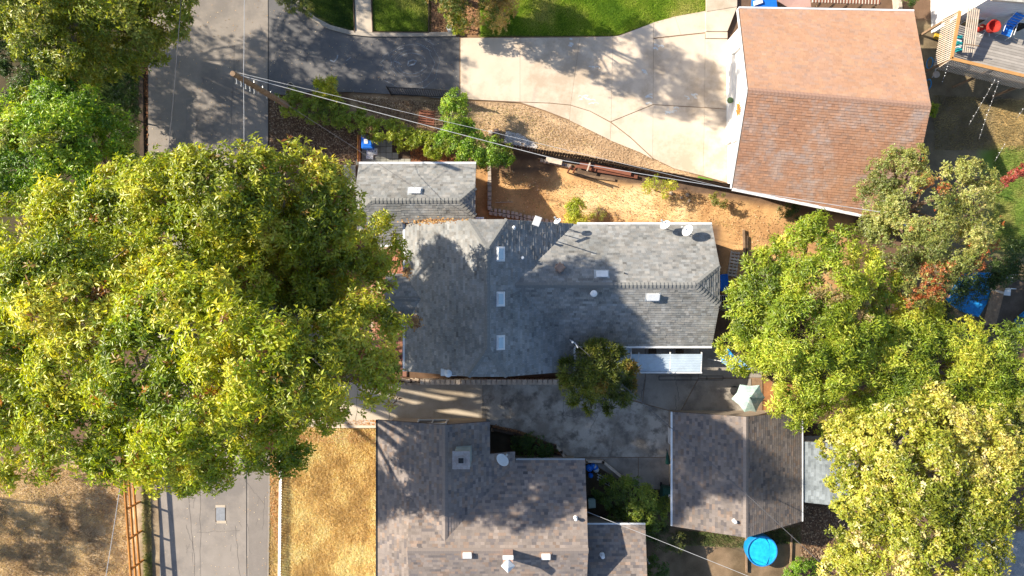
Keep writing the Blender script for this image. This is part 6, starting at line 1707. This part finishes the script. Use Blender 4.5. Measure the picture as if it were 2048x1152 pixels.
for (e, nme) in ((c1, 'a'), (c2, 'b')):
    s = MB(); s.beam(c0, e, .17, .045); s.build('cap_rail', M['wood_orange'] if False else surf('honey_wood_' + nme, (.50, .27, .10), (.42, .22, .08), 5, .8), T)
    s = MB(); s.beam(Vector((c0.x, c0.y, DZ + .1)), Vector((e.x, e.y, DZ + .1)), .05, .08); s.build('lower_rail', M['wood'], T)
    Lr = (e - c0).length; n = int(Lr / .115); dd = (e - c0).normalized(); out = Vector((dd.y, -dd.x, 0))
    if out.dot(Vector((-1, -1, 0))) < 0: out = -out
    for i in range(n + 1):
        p = c0 + dd * (i * Lr / n) + out * .05; s = MB(); s.beam(Vector((p.x, p.y, DZ - .25)) + out * .12, Vector((p.x, p.y, RZ - .03)), .045, .045)
        s.build('baluster', M['wood_pale'], T)
for p in (c0, c1, c0.lerp(c2, .5), c2): s = MB(); s.box((p.x, p.y, (RZ - .05) / 2), (.12, .12, RZ - .05)); s.build('post', M['wood'], T)
# pale slats added to imitate sunlight between rail shadows on the deck
T = thing('sun_stripe_slats', 'pale slats added in place of sunlight stripes inside the deck corner', 'screen', P(1945, 70, DZ))
for i in range(6):
    s = MB(); a = P(1938 + i * 4.2, 14, 3.7); b = P(1926 + i * 4.2, 105, 3.0); s.beam(a, b, .05, .04); s.build('slat', M['wood_pale'], T)
for (px, py) in ((1940, 50), (1932, 88)): s = MB(); a = P(px - 3, py, 3.3); b = P(px + 26, py + 4, 3.3); s.beam(a, b, .04, .04); s.build('crossbar', M['wood'], T)
# pergola of the far house (bars over the wall)
def dchair(label, px, py, m, rz, z=DZ, name='deck_chair'):
    p = P(px, py, z + .4); T = thing(name, label, 'chair', (p.x, p.y, z)); T.rotation_euler = (0, 0, rz)
    def bd(s, nm, mm): o = s.build(nm, mm, None); o.parent = T
    for i in range(4): s = MB(); s.box((0, -.20 + i * .135, .40 + i * .005), (.52, .115, .03)); bd(s, 'seat_band', m)
    for i in range(5): s = MB(); s.box((0, .34 + i * .08, .48 + i * .14), (.52, .04, .12), 0, 0, -.5); bd(s, 'back_band', m)
    for sx_ in (-1, 1):
        s = MB(); s.tube([(sx_ * .28, -.28, 0), (sx_ * .28, -.25, .42), (sx_ * .28, .3, .42), (sx_ * .28, .70, 1.1)], .016, 6); bd(s, 'side_frame', M['white_metal'])
        s = MB(); s.tube([(sx_ * .30, -.22, .62), (sx_ * .30, .36, .62)], .022, 6); bd(s, 'armrest', M['white_metal'])
    return T
dchair('blue banded folding chair on the deck', 2014, 62, M['blue_cloth'], -.35)
p = P(1992, 50, DZ + .9); T = thing('red_canopy_chair', 'round red fabric chair on the deck left of the blue folding chair', 'chair', (p.x, p.y, DZ))
s = MB(); s.lathe((p.x, p.y, DZ), [(.12, .40), (.30, .48), (.36, .80), (.31, .80), (.22, .52)], 12); s.build('sling', M['red_cloth'], T)
for k in range(4):
    a_ = math.pi / 4 + k * math.pi / 2; s = MB(); s.tube([(p.x + .38 * math.cos(a_), p.y + .38 * math.sin(a_), DZ), (p.x - .1 * math.cos(a_), p.y - .1 * math.sin(a_), DZ + .45)], .014, 6); s.build('leg', M['white_metal'], T)
p = P(1966, 54, DZ + .4); s = MB(); s.lathe((p.x, p.y, DZ), [(.14, 0), (.17, .4), (.15, .42)], 16); one(s, 'stool', M['red_cloth'], 'small round red stool on the deck left of the red chair', 'stool')
p = P(1919, 86, DZ + .3); T = thing('folded_towels', 'teal and white bundle on the deck behind the left railing', 'bundle', (p.x, p.y, DZ))
for i in range(5): s = MB(); s.box((p.x + rng.uniform(-.06, .06), p.y - .35 + i * .17, DZ + .14 + rng.uniform(0, .1)), (.26, .15, .22), rng.uniform(-.5, .5)); s.build('towel', (M['teal'], M['white'], M['teal'], M['white'], M['teal'])[i], T)
# string lights
def string_light(label, pts):
    s = MB(); P3 = [P(*a) for a in pts]; s.tube(P3, .008, 4); 
    T = thing('string_lights', label, 'string lights', P3[0]); s.build('cord', M['wire_dark'], T)
    L = sum((b - a).length for a, b in zip(P3[:-1], P3[1:])); proto = None; n = int(L / .24)
    for i in range(n):
        t = i / n; p = P3[0].lerp(P3[-1], t) + Vector((rng.uniform(-.02, .02), rng.uniform(-.03, .03), 0))
        if proto is None:
            b_ = MB(); b_.lathe((0, 0, -.07), [(.010, 0), (.024, .03), (.012, .06)], 6); proto = b_.build('bulb', M['paper'], None); proto.parent = T; o = proto
        else: o = copy_part(proto, T)
        o.location = p - P3[0]
string_light('short string of lights hanging from the deck corner', [(1896, 132, 3.2), (1884, 168, 1.8)])
string_light('long string of lights running down and left from the deck railing', [(1990, 160, 3.3), (1938, 250, 2.6)])
string_light('longest string of lights running down from the deck railing', [(1998, 162, 3.3), (1958, 278, 2.4)])
string_light('string of lights near the right edge above the grass', [(2060, 200, 3), (2034, 236, 2.6)])
string_light('string of lights over the green grass right of the olive tree', [(2010, 288, 2.6), (1990, 322, 2.3)])
# bicycle-like tool under the deck
c = P(1872, 128, .9); T = thing('garden_cart', 'blue hand cart with a round tan seat beside the terracotta house', 'cart', (c.x, c.y, 0))
s = MB(); s.lathe((c.x + .02, c.y - .60, .85), [(.02, 0), (.19, .02), (.19, .08), (.02, .10)], 16); s.build('round_seat', M['wood_pale'], T)
s = MB(); s.tube([(c.x - .06, c.y - .15, .8), (c.x + .06, c.y + .5, .9), (c.x + .1, c.y - .3, .7), (c.x - .15, c.y - .75, .8)], .03, 8); s.build('frame', M['metal'], T)
for yy in (.25, -1.0):
    s = MB(); ring = [(c.x - .05 + (.05 * (1 if yy > 0 else -1)), c.y + yy + .30 * math.cos(a), .32 + .30 * math.sin(a)) for a in [2 * math.pi * k / 20 for k in range(21)]]; s.tube(ring, .03, 6); s.build('wheel', M['pool_wall'], T)
s = MB(); s.tube([(c.x - .1, c.y + .1, .95), (c.x + .05, c.y + .35, 1.0), (c.x + .12, c.y + .0, .95)], .05, 8); s.build('body', M['pool_wall'], T)
s = MB(); p = P(1876, 73, .1); s.box((p.x, p.y, .1), (.4, .3, .18), -.3); one(s, 'storage_box', surf('yellow_plastic', (.60, .38, .04), None, 3, .6), 'small yellow box on the ground left of the deck railing', 'box')
# yard behind the terracotta house, top edge
c = P(1520, 8, .3); T = thing('tarp_bed', 'blue covered lounger with white pillow beyond the terracotta eave', 'lounger', (c.x, c.y, 0))
s = MB(); s.prism(PP([(1508, -10), (1552, -8), (1556, 24), (1506, 24)], .5), .4); s.build('mattress', M['blue_bin'], T)
s = MB(); s.prism(PP([(1509, 11), (1526, 5), (1524, -2), (1508, 2)], .62), .1); s.build('pillow', M['white'], T)
c = P(1600, 5, 2.2); T = thing('shade_sail', 'dusty pink shade cloth beyond the terracotta eave', 'shade sail', (c.x, c.y, 0))
s = MB(); s.prism([P(1560, -40, 2.5), P(1618, -40, 2.5), P(1622, 14, 2.3), P(1578, 16, 2.2), P(1556, 2, 2.3)], .02); s.build('cloth', surf('dusty_pink_cloth', (.48, .30, .25), (.42, .26, .22), 3, .85), T)
for q_ in ((1622, 14), (1578, 16)): s = MB(); p = P(*q_, 2.25); s.tube([(p.x, p.y, 0), (p.x, p.y, 2.3)], .03, 6); s.build('pole', M['wood'], T)
c = P(1690, 0, 2.4); T = thing('slatted_pergola', 'red brown slatted pergola beyond the terracotta eave', 'pergola', (c.x, c.y, 0))
for i in range(44): s = MB(); x = 1628 + i * 3.1; s.beam(P(x, -46, 2.5), P(x - 3, 5 + i * .09, 2.5), .05, .08); k = rng.uniform(.8, 1.2); s.col = (k, k, k); s.build('slat', M['wood_red'] if i % 2 else M['wood_pale'], T)
for i in range(5): s = MB(); p = P(1640 + i * 28, 7 + i, 2.4); s.box((p.x, p.y - .02, 1.2), (.09, .09, 2.4)); s.build('post', M['wood'], T)
s = MB(); s.beam(P(1626, 3, 2.42), P(1762, 7, 2.42), .08, .1); s.build('beam', M['wood'], T)
s = MB(); s.beam(P(1793, -10, .4), P(1796, 24, .4), .2, .6); one(s, 'yard_wall', M['stone'], 'short pale yard wall beyond the terracotta eave', 'wall')
# bench / timber rails at the top edge near the driveway start
s = MB()
for k in range(3):
    s.beam(P(945 + k * 5, 76 - k * .5, .6), P(1004 + k * 3, 101 + k * .3, .6) , .04, .03)
# leaf debris on the roofs
litter('roof_leaves', [(1, 1), (2, 1), (2, 2), (1, 2)], 4, 90, .01, LIT, 'stray leaf beside the big trees')
bpy.data.objects.remove(bpy.data.objects['roof_leaves'])
def debris(label, cx_, cy_, w_, h_, n, seed, zf):
    r = np.random.RandomState(seed); v = []; f = []; cc = []
    for i in range(n):
        x = cx_ + r.normal(0, w_); y = cy_ + r.normal(0, h_); z = zf(x, y) + r.uniform(.02, .07); a = r.uniform(0, 6.28); s_ = r.uniform(.03, .07)
        b = len(v)
        for k in range(4): v.append((x + s_ * math.cos(a + k * 1.57), y + s_ * math.sin(a + k * 1.57) * .8, z + r.uniform(-.02, .02)))
        f.append((b, b + 1, b + 2)); f.append((b, b + 2, b + 3)); c_ = [(.50, .28, .10), (.60, .38, .16), (.30, .15, .07)][r.randint(3)]; cc += [c_] * 4
    o = np_mesh('roof_leaves', np.array(v), np.array(f), np.array(cc), M['dry'], None, 'stuff'); o['label'] = label
zal = lambda x, y: max(zA_left(x), 0)
debris('golden dead leaves gathered along the top left eave of the grey house', -3.9, 3.58, .75, .07, 420, 91, lambda x, y: zA_left(min(max(x, ax0), axr)) if y < 3.52 else gpz(y) + .25)
debris('orange dead leaves in the valley below the porch roof', -5.3, -1.85, .22, .2, 260, 92, lambda x, y: max(zA_left(x), P_z(y)))
debris('orange dead leaves at the upper corner of the porch roof', -5.75, .9, .15, .2, 120, 93, lambda x, y: max(zA_left(x), 2.75))
